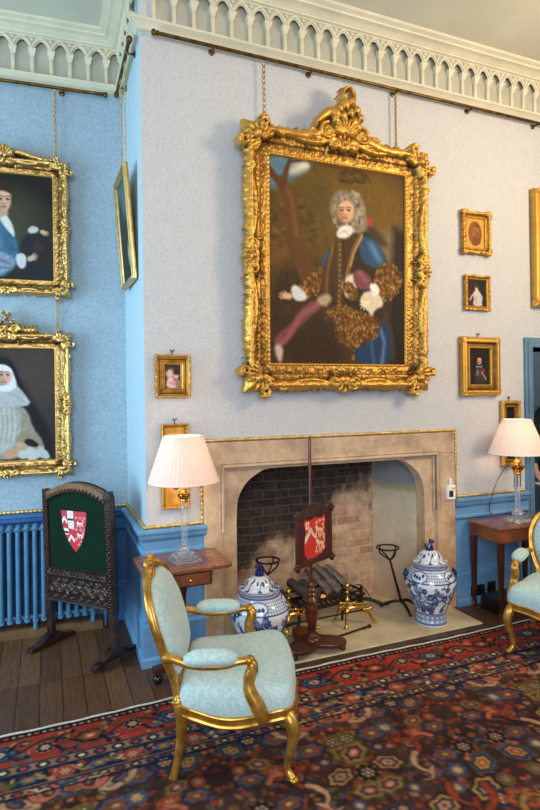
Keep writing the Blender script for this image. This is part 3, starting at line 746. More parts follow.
CX, CZ, CW, CH = 1.392, 2.645, 1.095, 1.405
pic = thing('portrait', 'very large portrait of a standing bewigged gentleman in carved gilt frame above the fireplace', 'painting', (CX, -.012, CZ), rx=math.radians(1.2))
canvas('canvas', paint_gentleman(), CW+.03, CH+.03, MCANV, pic, -.070)
MB().box(-CW/2-.155, CW/2+.155, -.062, -.0, -CH/2-.155, CH/2+.155, .008).build('backing_board', MBOARD, pic, smooth=False)
PROF = [(0, .012), (.006, .030), (.014, .034), (.022, .026), (.028, .030), (.075, .034), (.082, .044), (.092, .050), (.10, .050), (.112, .052), (.128, .066), (.15, .088), (.165, .088), (.18, .070), (.20, .05), (.23, .03)]
def rococo(W, Hh, fw, res, seed, wave, crest=True, k=1.0, top_extra=0.0):
    """k scales the carving"""
    R = Relief(-W/2-fw*1.35, W/2+fw*1.35, -Hh/2-fw*1.35, Hh/2+fw*1.6+top_extra, res); rr = random.Random(seed)
    f = fw/.215
    prof = [(d*f, h*k) for d, h in PROF]
    def outer(X, Z):
        u = np.abs(X)/(W/2+fw); v = np.abs(Z)/(Hh/2+fw); ver = (np.abs(X)-W/2) > (np.abs(Z)-Hh/2)
        t = np.where(ver, v, u)
        return fw*(.83 + .10*np.cos(t*PI*2)**2*np.where(t < .25, 1.2, 1) + .05*(t > .8))
    R.ring(W, Hh, prof, outer)
    r = fw*.80
    # beads of the sight edge, crosshatch strokes of the flat
    for sx, sz, n, hor in ((0, 1, W, 1), (0, -1, W, 1), (1, 0, Hh, 0), (-1, 0, Hh, 0)):
        m_ = int(n/(.030*f))
        for i in range(m_):
            q = -n/2+n*(i+.5)/m_
            x, z = (q, sz*(Hh/2+.014*f)) if hor else (sx*(W/2+.014*f), q)
            R.stroke([(x-.004*f*hor, z-.004*f*(1-hor)), (x+.004*f*hor, z+.004*f*(1-hor))], .008*f, .008*f, .012*k, .026*k, False)
        # long C scrolls of the rail with leaves springing out of the edge
        for sg in (-1, 1):
            L = n/2
            def pt(t, o):
                q = sg*t*(L+.02)
                return (q, sz*(Hh/2+o)) if hor else (sx*(W/2+o), q)
            R.stroke([pt(t, fw*(.60+.20*math.sin(PI*(t-.12)/.70)*(-1)**0*(-1))+fw*.16) for t in np.linspace(.14, .84, 14)], .020*f, .013*f, .030*k, .055*k)
            for t in (.14, .84):
                c_ = pt(t, fw*.74); R.scroll(c_[0], c_[1], .034*f, rr.random()*6, 1.4*(1 if rr.random() > .5 else -1), .013*f, .034*k, .055*k)
            for t in np.arange(.10, 1.0, .052*(.55/max(L, .3))):
                c_ = pt(t, fw*.80); base_a = (PI/2*sz if hor else (0 if sx > 0 else PI))
                R.leaf(c_[0], c_[1], base_a+rr.uniform(-.9, .9), fw*rr.uniform(.14, .26), .014*f, .024*k, rr.uniform(-.8, .8), .04*k)
            for t in np.arange(.2, .9, .10*(.55/max(L, .3))):
                c_ = pt(t, fw*rr.uniform(.46, .60)); R.scroll(c_[0], c_[1], .020*f, rr.random()*6, 1.1, .008*f, .018*k, .040*k, False)
            for t in np.arange(.05, 1.0, .035*(.55/max(L, .3))):
                c_ = pt(t, fw*rr.uniform(.15, .34)); R.stroke([c_, (c_[0]+.012*f*rr.uniform(-1, 1), c_[1]+.012*f*rr.uniform(-1, 1))], .005*f, .004*f, .007*k, .031*k, False)
        # cartouche at the middle of each side
        c_ = (0, sz*(Hh/2+fw*.68)) if hor else (sx*(W/2+fw*.68), 0); a0 = (PI/2*sz if hor else (0 if sx > 0 else PI))
        R.fan(c_[0]-.05*f*math.cos(a0), c_[1]-.05*f*math.sin(a0), a0, 2.2, 7, fw*.50, .017*f, .04*k, .055*k)
        for sg in (-1, 1):
            dx, dz = (sg*.08*f, 0) if hor else (0, sg*.08*f)
            R.scroll(c_[0]+dx, c_[1]+dz, .042*f, a0+PI/2*sg, 1.3*sg, .016*f, .04*k, .055*k)
            R.leaf(c_[0]+dx*1.2, c_[1]+dz*1.2, a0+PI+sg*.9, fw*.45, .02*f, .026*k, -sg*.6, .04*k, False)
        R.stroke([c_, c_], .028*f, .028*f, .05*k, .06*k)
    for sx in (-1, 1):
        for sz in (-1, 1):
            x, z = sx*(W/2+fw*.50), sz*(Hh/2+fw*.50); a0 = math.atan2(sz, sx)
            R.fan(x-sx*.03*f, z-sz*.03*f, a0, 3.6, 11, fw*.52, .017*f, .036*k, .06*k)
            R.stroke([(x, z), (x, z)], .034*f, .034*f, .045*k, .07*k)
            for sg in (-1, 1):
                q = a0+sg*1.25; R.scroll(x+fw*.50*math.cos(q), z+fw*.50*math.sin(q), .036*f, a0, 1.3*sg, .017*f, .04*k, .06*k)
                R.leaf(x+fw*.5*math.cos(q), z+fw*.5*math.sin(q), a0+sg*2.4, fw*.8, .026*f, .028*k, sg*.5, .045*k, False)
                R.leaf(x+fw*.2*math.cos(a0), z+fw*.2*math.sin(a0), a0+sg*.6, fw*.36, .02*f, .03*k, sg*.7, .05*k)
    return R
R = rococo(CW, CH, .215, .0048, 3, 1)
def grain(R, W, Hh, fw, amp):
    d = np.maximum(np.abs(R.X)-W/2, np.abs(R.Z)-Hh/2); n = vnoise(R.nz, R.nx, int(max(R.nx, R.nz)/4.6), 31)
    n2 = np.abs(vnoise(R.nz, R.nx, int(max(R.nx, R.nz)/7), 32)-.5)
    R.h += np.where(R.m, np.clip((d-fw*.08)/(fw*.2), .25, 1)*(amp*(n-.5)*2.2 - amp*2.0*np.clip(.09-n2, 0, 1)/.09*.6), 0)
grain(R, CW, CH, .215, .0036)
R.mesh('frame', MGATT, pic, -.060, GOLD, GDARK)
# crest: wings, leaves and an open cartouche with a coronet of flowers
R = Relief(-.50, .50, CH/2+.10, CH/2+.62, .0048)
b0 = CH/2
R.stroke(curve([(-.46, b0+.155), (-.34, b0+.155), (-.22, b0+.180), (-.11, b0+.225), (0, b0+.265)]), .03, .055, .05, .05)
R.stroke(curve([(.48, b0+.155), (.36, b0+.152), (.24, b0+.175), (.12, b0+.220), (0, b0+.265)]), .03, .055, .05, .05)
for sg in (-1, 1):
    for i in range(9):
        t = i/8; R.leaf(sg*(.44-.36*t), b0+.155+.085*t*t, PI/2+sg*(-.5+.3*math.sin(i*2.1)), .055+.03*t, .018, .03, sg*.8, .05)
    R.scroll(sg*.14, b0+.205, .06, PI/2, -1.5*sg, .02, .05, .06); R.scroll(sg*.25, b0+.19, .036, 0, 1.3*sg, .014, .04, .06)
    R.leaf(sg*.06, b0+.26, PI/2-sg*.5, .14, .03, .05, sg*.4, .06)
R.fan(0, b0+.20, PI/2, 2.8, 11, .11, .016, .05, .07)
# a bird-like wing to the left, a spray of flowers upright
R.stroke(curve([(-.215, b0+.262), (-.18, b0+.300), (-.13, b0+.335), (-.08, b0+.330)]), .018, .05, .06, .07)
for i in range(7): R.leaf(-.08-.016*i, b0+.335-.008*i, PI*.92+.12*i, .085, .017, .04, .5, .07)
for x, z, r_ in ((-.02, .33, .045), (.04, .36, .045), (.0, .41, .05), (.07, .30, .045), (.09, .385, .04), (.05, .44, .036), (-.045, .375, .036), (.125, .335, .034), (.10, .27, .04), (-.08, .29, .036)):
    R.stroke([(x, b0+z), (x, b0+z)], r_, r_, .05, .07)
    for q in range(5): R.leaf(x, b0+z, q*1.257+x*9, r_*1.25, .014, .03, .6, .085)
R.stroke([(.030+.046*math.cos(a), b0+.475+.062*math.sin(a)) for a in np.linspace(-.6, 2*PI-1.1, 22)], .018, .015, .05, .06)
for i in range(9):
    a = -.4+i*.66; R.leaf(.030+.05*math.cos(a), b0+.475+.066*math.sin(a), a+.3, .034, .014, .03, .5, .06)
R.h += np.where(R.m, .004*(vnoise(R.nz, R.nx, int(R.nx/5), 33)-.5)*2, 0)
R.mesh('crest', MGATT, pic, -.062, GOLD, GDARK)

def chain(name, x, y, z0, z1, label, rot=0, m=None):
    n = max(2, int((z1-z0)/.019)); b = MB()
    for i in range(n):
        ax = (1, 0, 0) if i % 2 else (0, 1, 0)
        M = Matrix.Translation((0, 0, (i+.5)*(z1-z0)/n)); s = len(b.v)
        P = [(.0085*math.cos(a) if i % 2 == 0 else 0, .0085*math.cos(a) if i % 2 else 0, .0130*math.sin(a)) for a in np.linspace(0, 2*PI, 8, endpoint=False)]
        b.tube(P, .0034, 4, closed=True, up=ax); b.xf(M, s)
    o = b.build(name, m or MBRASS, None); o.location = (x, y, z0); o.rotation_euler.z = rot
    return tag(o, label, 'chain', 'picture chains')
RAILZ, RAILO = 4.02, .055
chain('picture_chain', .832, -.045, 3.55, RAILZ, 'brass chain holding up the very large portrait on its side nearer the alcove')
chain('picture_chain', 1.915, -.045, 3.55, RAILZ, 'brass chain holding up the very large portrait on its side nearer the doorway')

# ---- alcove portraits
def paint_blue_coat():
    P = Paint(190, 226, (34, 33, 30), [(-177, 172), (252, 195), (252, 675), (-177, 675)])
    P.ell(80, 420, 120, 150, (74, 72, 54), 90, 0, .8)
    P.poly([(-177, 172), (252, 195), (252, 330), (100, 230), (-177, 230)], (26, 25, 24), 30, .8)
    # blue coat, chair back, linen
    P.poly([(-110, 420), (-30, 370), (20, 385), (70, 430), (100, 520), (95, 600), (20, 675), (-177, 675), (-160, 520)], (58, 100, 130), 6, 1, 1, .35, 3)
    P.poly([(-60, 440), (0, 420), (40, 520), (0, 560), (-60, 530)], (88, 134, 160), 16, .7, 1)
    P.poly([(-80, 560), (10, 540), (80, 570), (85, 610), (10, 660), (-100, 675)], (128, 146, 166), 8, 1, 1, .4, 5)
    P.line(curve([(-40, 600), (10, 585), (60, 600)]), 8, (74, 90, 116), 6, .8); P.line(curve([(-40, 640), (20, 620), (70, 625)]), 7, (80, 98, 124), 6, .8)
    P.poly([(115, 470), (180, 455), (240, 480), (252, 660), (150, 675), (105, 560)], (30, 36, 44), 8, 1, 1)
    P.ell(190, 540, 38, 52, (40, 34, 36), 14); P.ell(180, 520, 24, 30, (58, 46, 44), 10, 0, .8)
    P.poly([(10, 380), (30, 355), (62, 395), (80, 440), (82, 480), (62, 460), (30, 420)], (212, 212, 210), 5, 1, 1)
    P.poly([(80, 560), (115, 545), (135, 570), (125, 620), (95, 620)], (204, 206, 212), 5, 1, 1)
    hand(P, 150, 572, 30, -.6, (208, 172, 150), .3)
    P.poly([(135, 440), (160, 418), (190, 432), (178, 452), (148, 458)], (196, 196, 198), 4, 1, 1); hand(P, 205, 448, 24, .3, (208, 170, 146), .3)
    # head
    P.ell(28, 275, 52, 60, (50, 38, 28), 8); P.poly([(60, 250), (84, 300), (80, 330), (64, 320)], (46, 34, 26), 6, 1, 1)
    P.poly([(0, 320), (50, 320), (55, 375), (20, 390), (0, 370)], (190, 150, 124), 6)
    head(P, 30, 310, 52, (214, 172, 144), turn=.10)
    P.poly([(-30, 262), (10, 232), (62, 240), (76, 282), (52, 268), (10, 262), (-20, 290)], (50, 37, 27), 6, 1, 1)
    for i in range(3): P.line([(2+i*5, 195+i*6), (22-i*3, 196+i*6)], 2, (120, 92, 52), 1)
    P.a *= (.96+.3*(vnoise(P.h, P.w, 50, 2)-.5)*.5)[..., None]; return P
def paint_nun():
    P = Paint(190, 245, (56, 48, 46), [(-190, 178), (247, 180), (262, 665), (-190, 690)])
    P.ell(170, 290, 110, 120, (74, 62, 58), 70, 0, .8)
    P.poly([(90, 300), (160, 440), (240, 560), (262, 690), (60, 690), (40, 400)], (26, 22, 24), 26, 1, 1)
    P.poly([(-60, 250), (0, 215), (50, 240), (85, 310), (150, 420), (240, 560), (180, 640), (-190, 690), (-150, 380)], (24, 24, 28), 7, 1, 1)
    # white habit and scapular
    P.poly([(-130, 440), (-20, 410), (70, 410), (130, 450), (150, 520), (205, 590), (190, 640), (90, 660), (-150, 690)], (150, 144, 128), 7, 1, 1, .25, 4)
    P.poly([(-20, 440), (90, 430), (95, 560), (60, 620), (-20, 650)], (182, 182, 178), 9, 1, 1, .2, 6)
    for x in (10, 32, 55, 78): P.line([(x, 440), (x+6, 520), (x-4, 600)], 6, (138, 136, 134), 5, .7)
    P.poly([(-60, 360), (0, 335), (70, 330), (110, 370), (150, 425), (60, 435), (-80, 440)], (176, 178, 180), 5, 1, 1, .15, 7)
    P.line(curve([(20, 360), (60, 380), (110, 405)]), 6, (146, 148, 152), 6, .7)
    P.poly([(-40, 250), (-5, 238), (40, 245), (75, 310), (80, 345), (40, 360), (-10, 350), (-40, 330)], (214, 216, 216), 5, 1, 1)
    head(P, 20, 300, 46, (216, 172, 156), turn=.04)
    P.poly([(-36, 262), (20, 252), (58, 264), (62, 292), (46, 282), (20, 274), (-10, 278), (-36, 296)], (220, 222, 222), 3, 1, 1)
    P.poly([(-70, 330), (-62, 260), (-20, 220), (30, 214), (66, 244), (92, 310), (110, 350), (84, 336), (66, 284), (46, 258), (10, 246), (-30, 256), (-48, 300)], (22, 22, 26), 4, 1, 1)
    P.poly([(-20, 338), (20, 344), (60, 330), (80, 345), (40, 372), (-10, 362)], (222, 224, 222), 5, 1, 1)
    # hands, book, folded linen
    P.poly([(-190, 560), (-20, 590), (10, 640), (-60, 690), (-190, 690)], (146, 132, 104), 8, 1, 1)
    P.poly([(60, 580), (130, 530), (210, 600), (190, 640), (120, 620)], (148, 136, 110), 6, 1, 1)
    P.ell(62, 640, 42, 22, (196, 150, 124), 5, -.4); hand(P, 92, 602, 34, .1, (204, 160, 132), .25); hand(P, 50, 640, 30, 2.6, (198, 150, 124), .25)
    P.poly([(112, 580), (140, 570), (185, 600), (160, 612), (120, 600)], (30, 26, 28), 3, 1, 1)
    for x, y, r_ in ((110, 645, 26), (140, 630, 24), (170, 640, 26), (200, 640, 24), (190, 620, 16), (150, 655, 24), (215, 652, 16)): P.ell(x, y, r_, r_*.8, (196+rnd.randint(-20, 14), 196, 192), 6)
    P.a *= (.96+.25*(vnoise(P.h, P.w, 50, 2)-.5)*.5)[..., None]; return P
# upper one
ux = -.843
def alcove_pic(name, label, cz, w, h, P, seed, crest):
    px, py = alc(ux, .012)
    t = thing(name, label, 'painting', (px, py, cz), AL, rx=math.radians(.8))
    canvas('canvas', P, w+.02, h+.02, MCANV, t, -.036)
    MB().box(-w/2-.09, w/2+.09, -.030, 0, -h/2-.09, h/2+.09, .006).build('backing_board', MBOARD, t, smooth=False)
    R = rococo(w, h, .135, .0042, seed, 1, k=.72)
    if crest == 'low':
        for sg in (-1, 1):
            R.stroke(curve([(sg*(w/2+.05), h/2+.125), (sg*.22, h/2+.13), (sg*.12, h/2+.155), (0, h/2+.16)]), .012, .03, .03, .03)
            for i in range(9): R.leaf(sg*(.30-.03*i), h/2+.128+.004*i, PI/2-sg*.5, .045, .014, .022, sg*.7, .03)
        R.fan(0, h/2+.11, PI/2, 2.6, 9, .085, .014, .04, .05)
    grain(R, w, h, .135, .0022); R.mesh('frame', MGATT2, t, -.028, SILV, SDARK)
    if crest == 'tall':
        R = Relief(-.24, .24, h/2+.06, h/2+.30, .0042); b1 = h/2+.09
        for sg in (-1, 1):
            R.stroke(curve([(sg*.21, b1+.045), (sg*.15, b1+.04), (sg*.09, b1+.055), (0, b1+.05)]), .01, .022, .03, .03)
            for i in range(6): R.leaf(sg*(.06+.025*i), b1+.05, PI/2-sg*(.4+.12*i), .06, .016, .03, sg*.9, .03)
            R.scroll(sg*.06, b1+.05, .036, 0, 1.4*sg, .012, .03, .04)
        for x, z, r_ in ((0, .07, .032), (-.035, .10, .028), (.035, .105, .028), (0, .135, .03), (.02, .165, .022), (-.07, .085, .022), (.075, .085, .022), (-.02, .175, .018)):
            for q in range(5): R.leaf(x, b1+z, q*1.257+z*20, r_*1.2, .012, .03, .5, .04)
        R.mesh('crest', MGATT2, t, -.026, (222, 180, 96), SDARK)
    return t
MGATT2 = attr_mat('pale_carved_gilding', .28, .8, .15, 160)
alcove_pic('portrait', 'framed portrait of a seated young man in blue coat, above the nun portrait', 2.972, .635, .755, paint_blue_coat(), 21, 'low')
alcove_pic('portrait', 'framed portrait of a nun in white veil and habit, above the radiator', 1.672, .635, .808, paint_nun(), 22, 'tall')
for cz0, cz1, lab in ((3.42, RAILZ, 'brass chain between picture rail and the portrait of the young man in blue'), (2.225, 2.48, 'short brass chain between the blue coated portrait and the nun portrait')):
    for xx in (-.50, ):
        q = alc(xx, .045 if cz0 > 3 else .03); chain('picture_chain', q[0], q[1], cz0, cz1, lab, m=MROPE)

# ---- small framed things
def small_frame(name, label, cat, loc, w, h, fw, P, kind, rz=0, rx=0, hook=True, depth=.03, sight=None, ry=0):
    """w,h outside size; fw frame width"""
    t = thing(name, label, cat, loc, rz, rx=rx, ry=ry)
    iw, ih = w-2*fw, h-2*fw
    R = Relief(-w/2-.02, w/2+.02, -h/2-.02, h/2+.02, .0032 if w < .5 else .004)
    k = depth
    if kind == 'plain':
        prof = [(0, .3*k), (fw*.10, .55*k), (fw*.2, .45*k), (fw*.3, .5*k), (fw*.42, .42*k), (fw*.55, .8*k), (fw*.7, 1*k), (fw*.86, .95*k), (fw*.94, .7*k), (fw, .3*k)]
    else:
        prof = [(0, .3*k), (fw*.08, .5*k), (fw*.4, .45*k), (fw*.55, .75*k), (fw*.8, .9*k), (fw, .4*k)]
    rr = random.Random(len(label)); wob = (0.0 if kind == 'plain' else .10)
    R.ring(iw, ih, prof, lambda X, Z: fw*(1-wob+wob*np.cos(X*110)*np.cos(Z*110)) + 0*X)
    for hor in (0, 1):
        n = w if hor else h
        for sg in (-1, 1):
            if kind == 'plain':
                m_ = int(n/.020)
                for i in range(m_):
                    q = -n/2+n*(i+.5)/m_; o_ = sg*((ih if hor else iw)/2+fw*.62)
                    a_, b_ = ((q-.006, o_-.005), (q+.006, o_+.005)) if hor else ((o_-.005, q-.006), (o_+.005, q+.006))
                    R.stroke([a_, b_], fw*.07, fw*.07, .2*k, .86*k, False)
            else:
                for q in np.arange(-n/2+.01, n/2, .021):
                    o_ = sg*((ih if hor else iw)/2+fw*.72)
                    c_ = (q, o_) if hor else (o_, q); R.scroll(c_[0], c_[1], fw*.22, rr.random()*6, .9, fw*.11, .45*k, .65*k)
                    R.leaf(c_[0], c_[1], (PI/2*sg if hor else (0 if sg > 0 else PI))+rr.uniform(-.7, .7), fw*.42, fw*.14, .35*k, .4, .55*k)
    if kind == 'shell':
        for sx in (-1, 1):
            for sz in (-1, 1): R.fan(sx*(w/2-fw*.6), sz*(h/2-fw*.6), math.atan2(sz, sx), 3.2, 7, fw*.8, fw*.14, .6*k, .6*k)
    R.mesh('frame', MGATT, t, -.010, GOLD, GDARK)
    if P is not None: canvas('picture', P, iw+.006, ih+.006, MCANV, t, -.012)
    MB().box(-w/2+.012, w/2-.012, -.011, 0, -h/2+.012, h/2-.012).build('backing_board', MBOARD, t, smooth=False)
    if hook:
        b = MB(); b.tube([(0, -.004, h/2-.01), (0, -.006, h/2+.022)], .0035, 6)
        for sx in (-1, 1): b.sphere((sx*.010, -.008, h/2+.026), .006, 8, 6)
        b.sphere((0, -.008, h/2+.018), .006, 8, 6)
        b.build('hanging_hook', MBRASSD, t)
    return t
# miniature group (beside the corner of the breast)
P = Paint(64, 84, (60, 40, 34)); P.ell(20, 30, 16, 18, (214, 176, 168), 6); P.ell(17, 18, 12, 10, (70, 44, 36), 4); P.ell(20, 26, 8, 9, (226, 186, 160), 3)
P.ell(44, 38, 11, 13, (222, 180, 156), 4); P.ell(46, 28, 13, 9, (56, 36, 30), 4); P.poly([(8, 50), (30, 42), (40, 60), (56, 52), (60, 84), (6, 84)], (226, 206, 196), 5, 1, 1, .2); P.ell(30, 66, 16, 10, (196, 120, 120), 6, 0, .7); P.ell(52, 70, 12, 14, (120, 90, 80), 6, 0, .8)
def matted(P, w, h, m, c):
    """gilt slip around the picture"""
    Q = Paint(w, h, c); Q.a[m:-m, m:-m] = P.a[:h-2*m, :w-2*m] if P.a.shape[0] >= h-2*m and P.a.shape[1] >= w-2*m else 0
    n = vnoise(h, w, 20, 4); Q.a[:m] *= (.9+.2*n[:m])[..., None]; return Q
t = small_frame('miniature_painting', 'small gilt framed picture of a mother and child, above the tall lampshade covered frame', 'painting', (.178, -.004, 1.845), .238, .286, .034, None, 'fancy')
b = MB()
for i, (x, z, y) in enumerate(((.084, .108, -.020), (.073, .097, -.024), (.062, .086, -.018))):
    for q in ((-x, x, z-.0115, z), (-x, x, -z, -z+.0115), (-x, -x+.0115, -z+.0115, z-.0115), (x-.0115, x, -z+.0115, z-.0115)): b.box(q[0], q[1], y, -.011, q[2], q[3], .004)
b.build('gilt_slip', MGOLD, t, smooth=False)
canvas('picture', P, .106, .154, MCANV, t, -.0165)
# tall frame behind the lamp, with two medallions
P = Paint(60, 190, (204, 152, 66)); P.a *= (.85+.3*vnoise(190, 60, 14, 3))[..., None]
P.poly([(8, 14), (52, 14), (52, 92), (8, 92)], (232, 190, 110), 1); P.poly([(11, 17), (49, 17), (49, 89), (11, 89)], (188, 138, 60), 1); P.ell(30, 52, 15, 22, (228, 190, 116), 2); P.ell(30, 52, 11, 18, (120, 84, 60), 2)
P.ell(30, 140, 17, 20, (230, 192, 120), 2); P.ell(30, 140, 13, 16, (150, 136, 128), 2); P.ell(28, 136, 6, 7, (216, 204, 196), 2); P.ell(33, 146, 6, 6, (90, 76, 70), 2)
small_frame('medallion_frame', 'tall narrow gilt frame with medallions, half hidden behind the lamp on the drop-leaf table', 'picture', (.187, -.004, 1.262), .186, .556, .030, P, 'plain', rx=math.radians(.6))
# oval sepia drawing
P = Paint(96, 120, (206, 154, 66)); P.a *= (.85+.3*vnoise(120, 96, 24, 8))[..., None]
P.ell(48, 60, 40, 54, (236, 196, 112), 2); P.ell(48, 60, 36, 50, (126, 76, 40), 2)
P.ell(48, 60, 30, 42, (146, 92, 48), 14, 0, .8); P.poly([(30, 110), (36, 70), (50, 52), (66, 60), (76, 96), (60, 106)], (112, 66, 38), 6, .8, 1); P.ell(56, 36, 10, 12, (160, 106, 64), 5); P.ell(58, 28, 12, 8, (96, 56, 34), 4, 0, .9); P.line([(34, 70), (44, 58), (52, 70)], 5, (176, 120, 76), 4, .8)
small_frame('oval_picture', 'gilt frame with an oval sepia drawing, topmost of the column near the doorway', 'picture', (2.700, -.004, 3.025), .300, .352, .058, P, 'shell', hook=False, depth=.034)
# lady in white
P = Paint(80, 110, (50, 34, 26)); P.poly([(44, 0), (80, 0), (80, 110), (58, 110)], (30, 32, 40), 8); P.poly([(0, 60), (20, 50), (24, 110), (0, 110)], (74, 30, 24), 6)
P.poly([(30, 46), (50, 42), (58, 60), (62, 84), (66, 110), (22, 110), (28, 80), (24, 64)], (196, 186, 178), 3, 1, 1, .25); P.line([(30, 56), (18, 70), (12, 84)], 6, (206, 190, 176), 3); P.line([(52, 54), (64, 70), (62, 84)], 6, (196, 186, 176), 3)
P.ell(40, 32, 7, 9, (222, 190, 166), 2); P.ell(40, 26, 9, 7, (70, 48, 36), 3); P.ell(40, 44, 7, 6, (220, 190, 168), 3); P.line([(34, 70), (40, 90), (36, 108)], 4, (150, 140, 136), 4, .7)
small_frame('lady_portrait', 'small gilt framed portrait of a lady in white dress, under the oval picture', 'painting', (2.706, -.004, 2.535), .272, .296, .044, P, 'fancy', hook=False)
# man with blue collar
P = Paint(100, 150, (30, 22, 20)); P.ell(50, 75, 46, 72, (48, 36, 30), 12); P.ell(50, 75, 40, 66, (30, 24, 24), 14)
P.poly([(26, 150), (30, 96), (46, 82), (66, 84), (80, 104), (84, 150)], (58, 44, 38), 5, 1, 1, .3); P.poly([(56, 84), (76, 82), (80, 96), (62, 104)], (130, 52, 42), 5, 1, 1); P.poly([(34, 92), (48, 86), (50, 110), (38, 116)], (120, 116, 120), 6, .9, 1)
P.line([(62, 100), (74, 114), (84, 128)], 6, (150, 146, 146), 4); P.ell(50, 50, 18, 22, (30, 22, 22), 5); head(P, 51, 52, 15, (216, 160, 124)); P.poly([(34, 70), (50, 74), (66, 70), (64, 80), (50, 78), (36, 82)], (128, 140, 176), 3, 1, 1); P.line([(44, 56), (58, 56)], 2, (60, 40, 34), 1.5)
small_frame('man_portrait', 'gilt framed dark portrait of a man with pale blue collar, below the lady portrait', 'painting', (2.722, -.004, 1.930), .410, .490, .102, P, 'plain', depth=.045)
# behind the right-hand lamp
P = Paint(50, 170, (26, 18, 16)); P.poly([(8, 10), (42, 10), (42, 160), (8, 160)], (38, 26, 22), 4); P.poly([(14, 70), (36, 66), (40, 150), (12, 150)], (70, 40, 30), 5, 1, 1, .3); P.ell(25, 46, 8, 11, (176, 126, 96), 3); P.ell(25, 34, 9, 7, (40, 26, 22), 3); P.line([(25, 70), (25, 140)], 5, (150, 112, 60), 4, .8)
small_frame('niche_picture', 'tall gilt frame with a dark standing figure, behind the lamp beside the doorway', 'painting', (3.045, -.004, 1.370), .212, .556, .062, P, 'plain', depth=.034)
# large gilt frame over the doorway, running out of the picture
P = Paint(120, 120, (40, 30, 24)); P.a *= (.7+.6*vnoise(120, 120, 8, 9))[..., None]; P.ell(60, 60, 22, 30, (120, 84, 60), 12)
small_frame('large_painting', 'large gilt framed dark painting hung above the doorway, cut by the photo edge', 'painting', (3.83, -.006, 2.96), 1.04, 1.03, .13, P, 'plain', hook=False, depth=.06)

# ---- the picture hung askew on the return wall
P = Paint(90, 120, (52, 62, 58)); P.poly([(0, 0), (90, 0), (90, 50), (0, 40)], (86, 104, 104), 10, 1, 0, .3); P.poly([(0, 70), (90, 50), (90, 120), (0, 120)], (44, 50, 40), 12, 1, 0, .4); P.ell(60, 90, 6, 12, (176, 176, 160), 4); P.ell(20, 40, 14, 20, (40, 60, 50), 8)
lw, lh = .46, .775
t = thing('landscape_picture', 'gilt framed picture on the side of the chimney breast, leaning out from the wall', 'picture', (-.016, .40, 2.505), 0)
t.rotation_euler = (math.radians(4.0), 0, math.radians(-90+1.5))
R = Relief(-lw/2-.01, lw/2+.01, -.01, lh+.01, .004)
ms = Relief(-lw/2-.01, lw/2+.01, -lh/2-.01, lh/2+.01, .004)
ms.ring(lw-.09, lh-.09, [(0, .006), (.006, .014), (.02, .012), (.03, .022), (.040, .022), (.045, .01)], lambda X, Z: .045+0*X)
for hor in (0, 1):
    n_ = lw if hor else lh
    for sg in (-1, 1):
        for q in np.arange(-n_/2+.008, n_/2, .016):
            o_ = sg*((lh-.09 if hor else lw-.09)/2+.034); c_ = (q, o_) if hor else (o_, q)
            ms.stroke([c_, c_], .006, .006, .008, .02, False)
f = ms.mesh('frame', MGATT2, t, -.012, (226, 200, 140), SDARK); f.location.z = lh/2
c = canvas('picture', P, lw-.08, lh-.08, MCANV, t, -.014); c.location.z = lh/2
MB().box(-lw/2, lw/2, -.0125, 0, 0, lh, .002).build('backing_board', MGOLD, t, smooth=False)
chain('picture_chain', -.060, .30, 3.25, RAILZ, 'brass chain of the askew picture on its side nearer the corner edge', m=MROPE).scale = (.6, .6, 1)
chain('picture_chain', -.060, .52, 3.25, RAILZ, 'brass chain of the askew picture on its side deeper in the alcove', m=MROPE).scale = (.6, .6, 1)

# ---- picture rails
def picture_rail(name, label, p0, p1, nb, bracket_dir, hooks=()):
    d = Vector((p1[0]-p0[0], p1[1]-p0[1], 0)); L = d.length; a = math.atan2(d.y, d.x)
    t = thing(name, label, 'picture rail', (p0[0], p0[1], RAILZ+.015), a)
    MB().tube([(0, 0, 0), (L, 0, 0)], .0125, 10).build('rod', MBRASSD, t)
    for x, s in ((0, -1), (L, 1)):
        MB().lathe([(.012, 0), (.018, .005), (.018, .012), (.011, .016), (.017, .024), (.021, .034), (.016, .046), (.004, .05)], 12).xf(Matrix.Translation((x, 0, 0)) @ Matrix.Rotation(PI/2*s, 4, 'Y')).build('finial', MBRASSD, t)
    for i in range(nb):
        x = L*(i+.5)/nb if nb > 2 else (.10, L-.10)[i]
        b = MB(); b.tube([(x, bracket_dir*.055, -.01), (x, 0, -.016), (x, bracket_dir*-.012, -.004)], .008, 8)
        b.lathe([(.022, 0), (.022, .006), (.012, .012)], 12).xf(Matrix.Identity(4))
        n0 = len(b.v)-36; b.xf(Matrix.Translation((x, bracket_dir*.055, -.01)) @ Matrix.Rotation(PI/2*bracket_dir, 4, 'X'), n0)
        b.build('bracket', MBRASSD, t)
    return t
picture_rail('picture_rail', 'long brass picture rail running above the very large portrait', (.11, -.055), (5.9, -.055), 8, 1)
q0, q1 = alc(-3.0, .055), alc(-.165, .055)
picture_rail('picture_rail', 'brass picture rail on the recessed alcove wall above the young man portrait', q0, q1, 5, 1)
picture_rail('picture_rail', 'short brass picture rail on the side of the chimney breast', (-.058, .74), (-.058, .10), 2, 1)
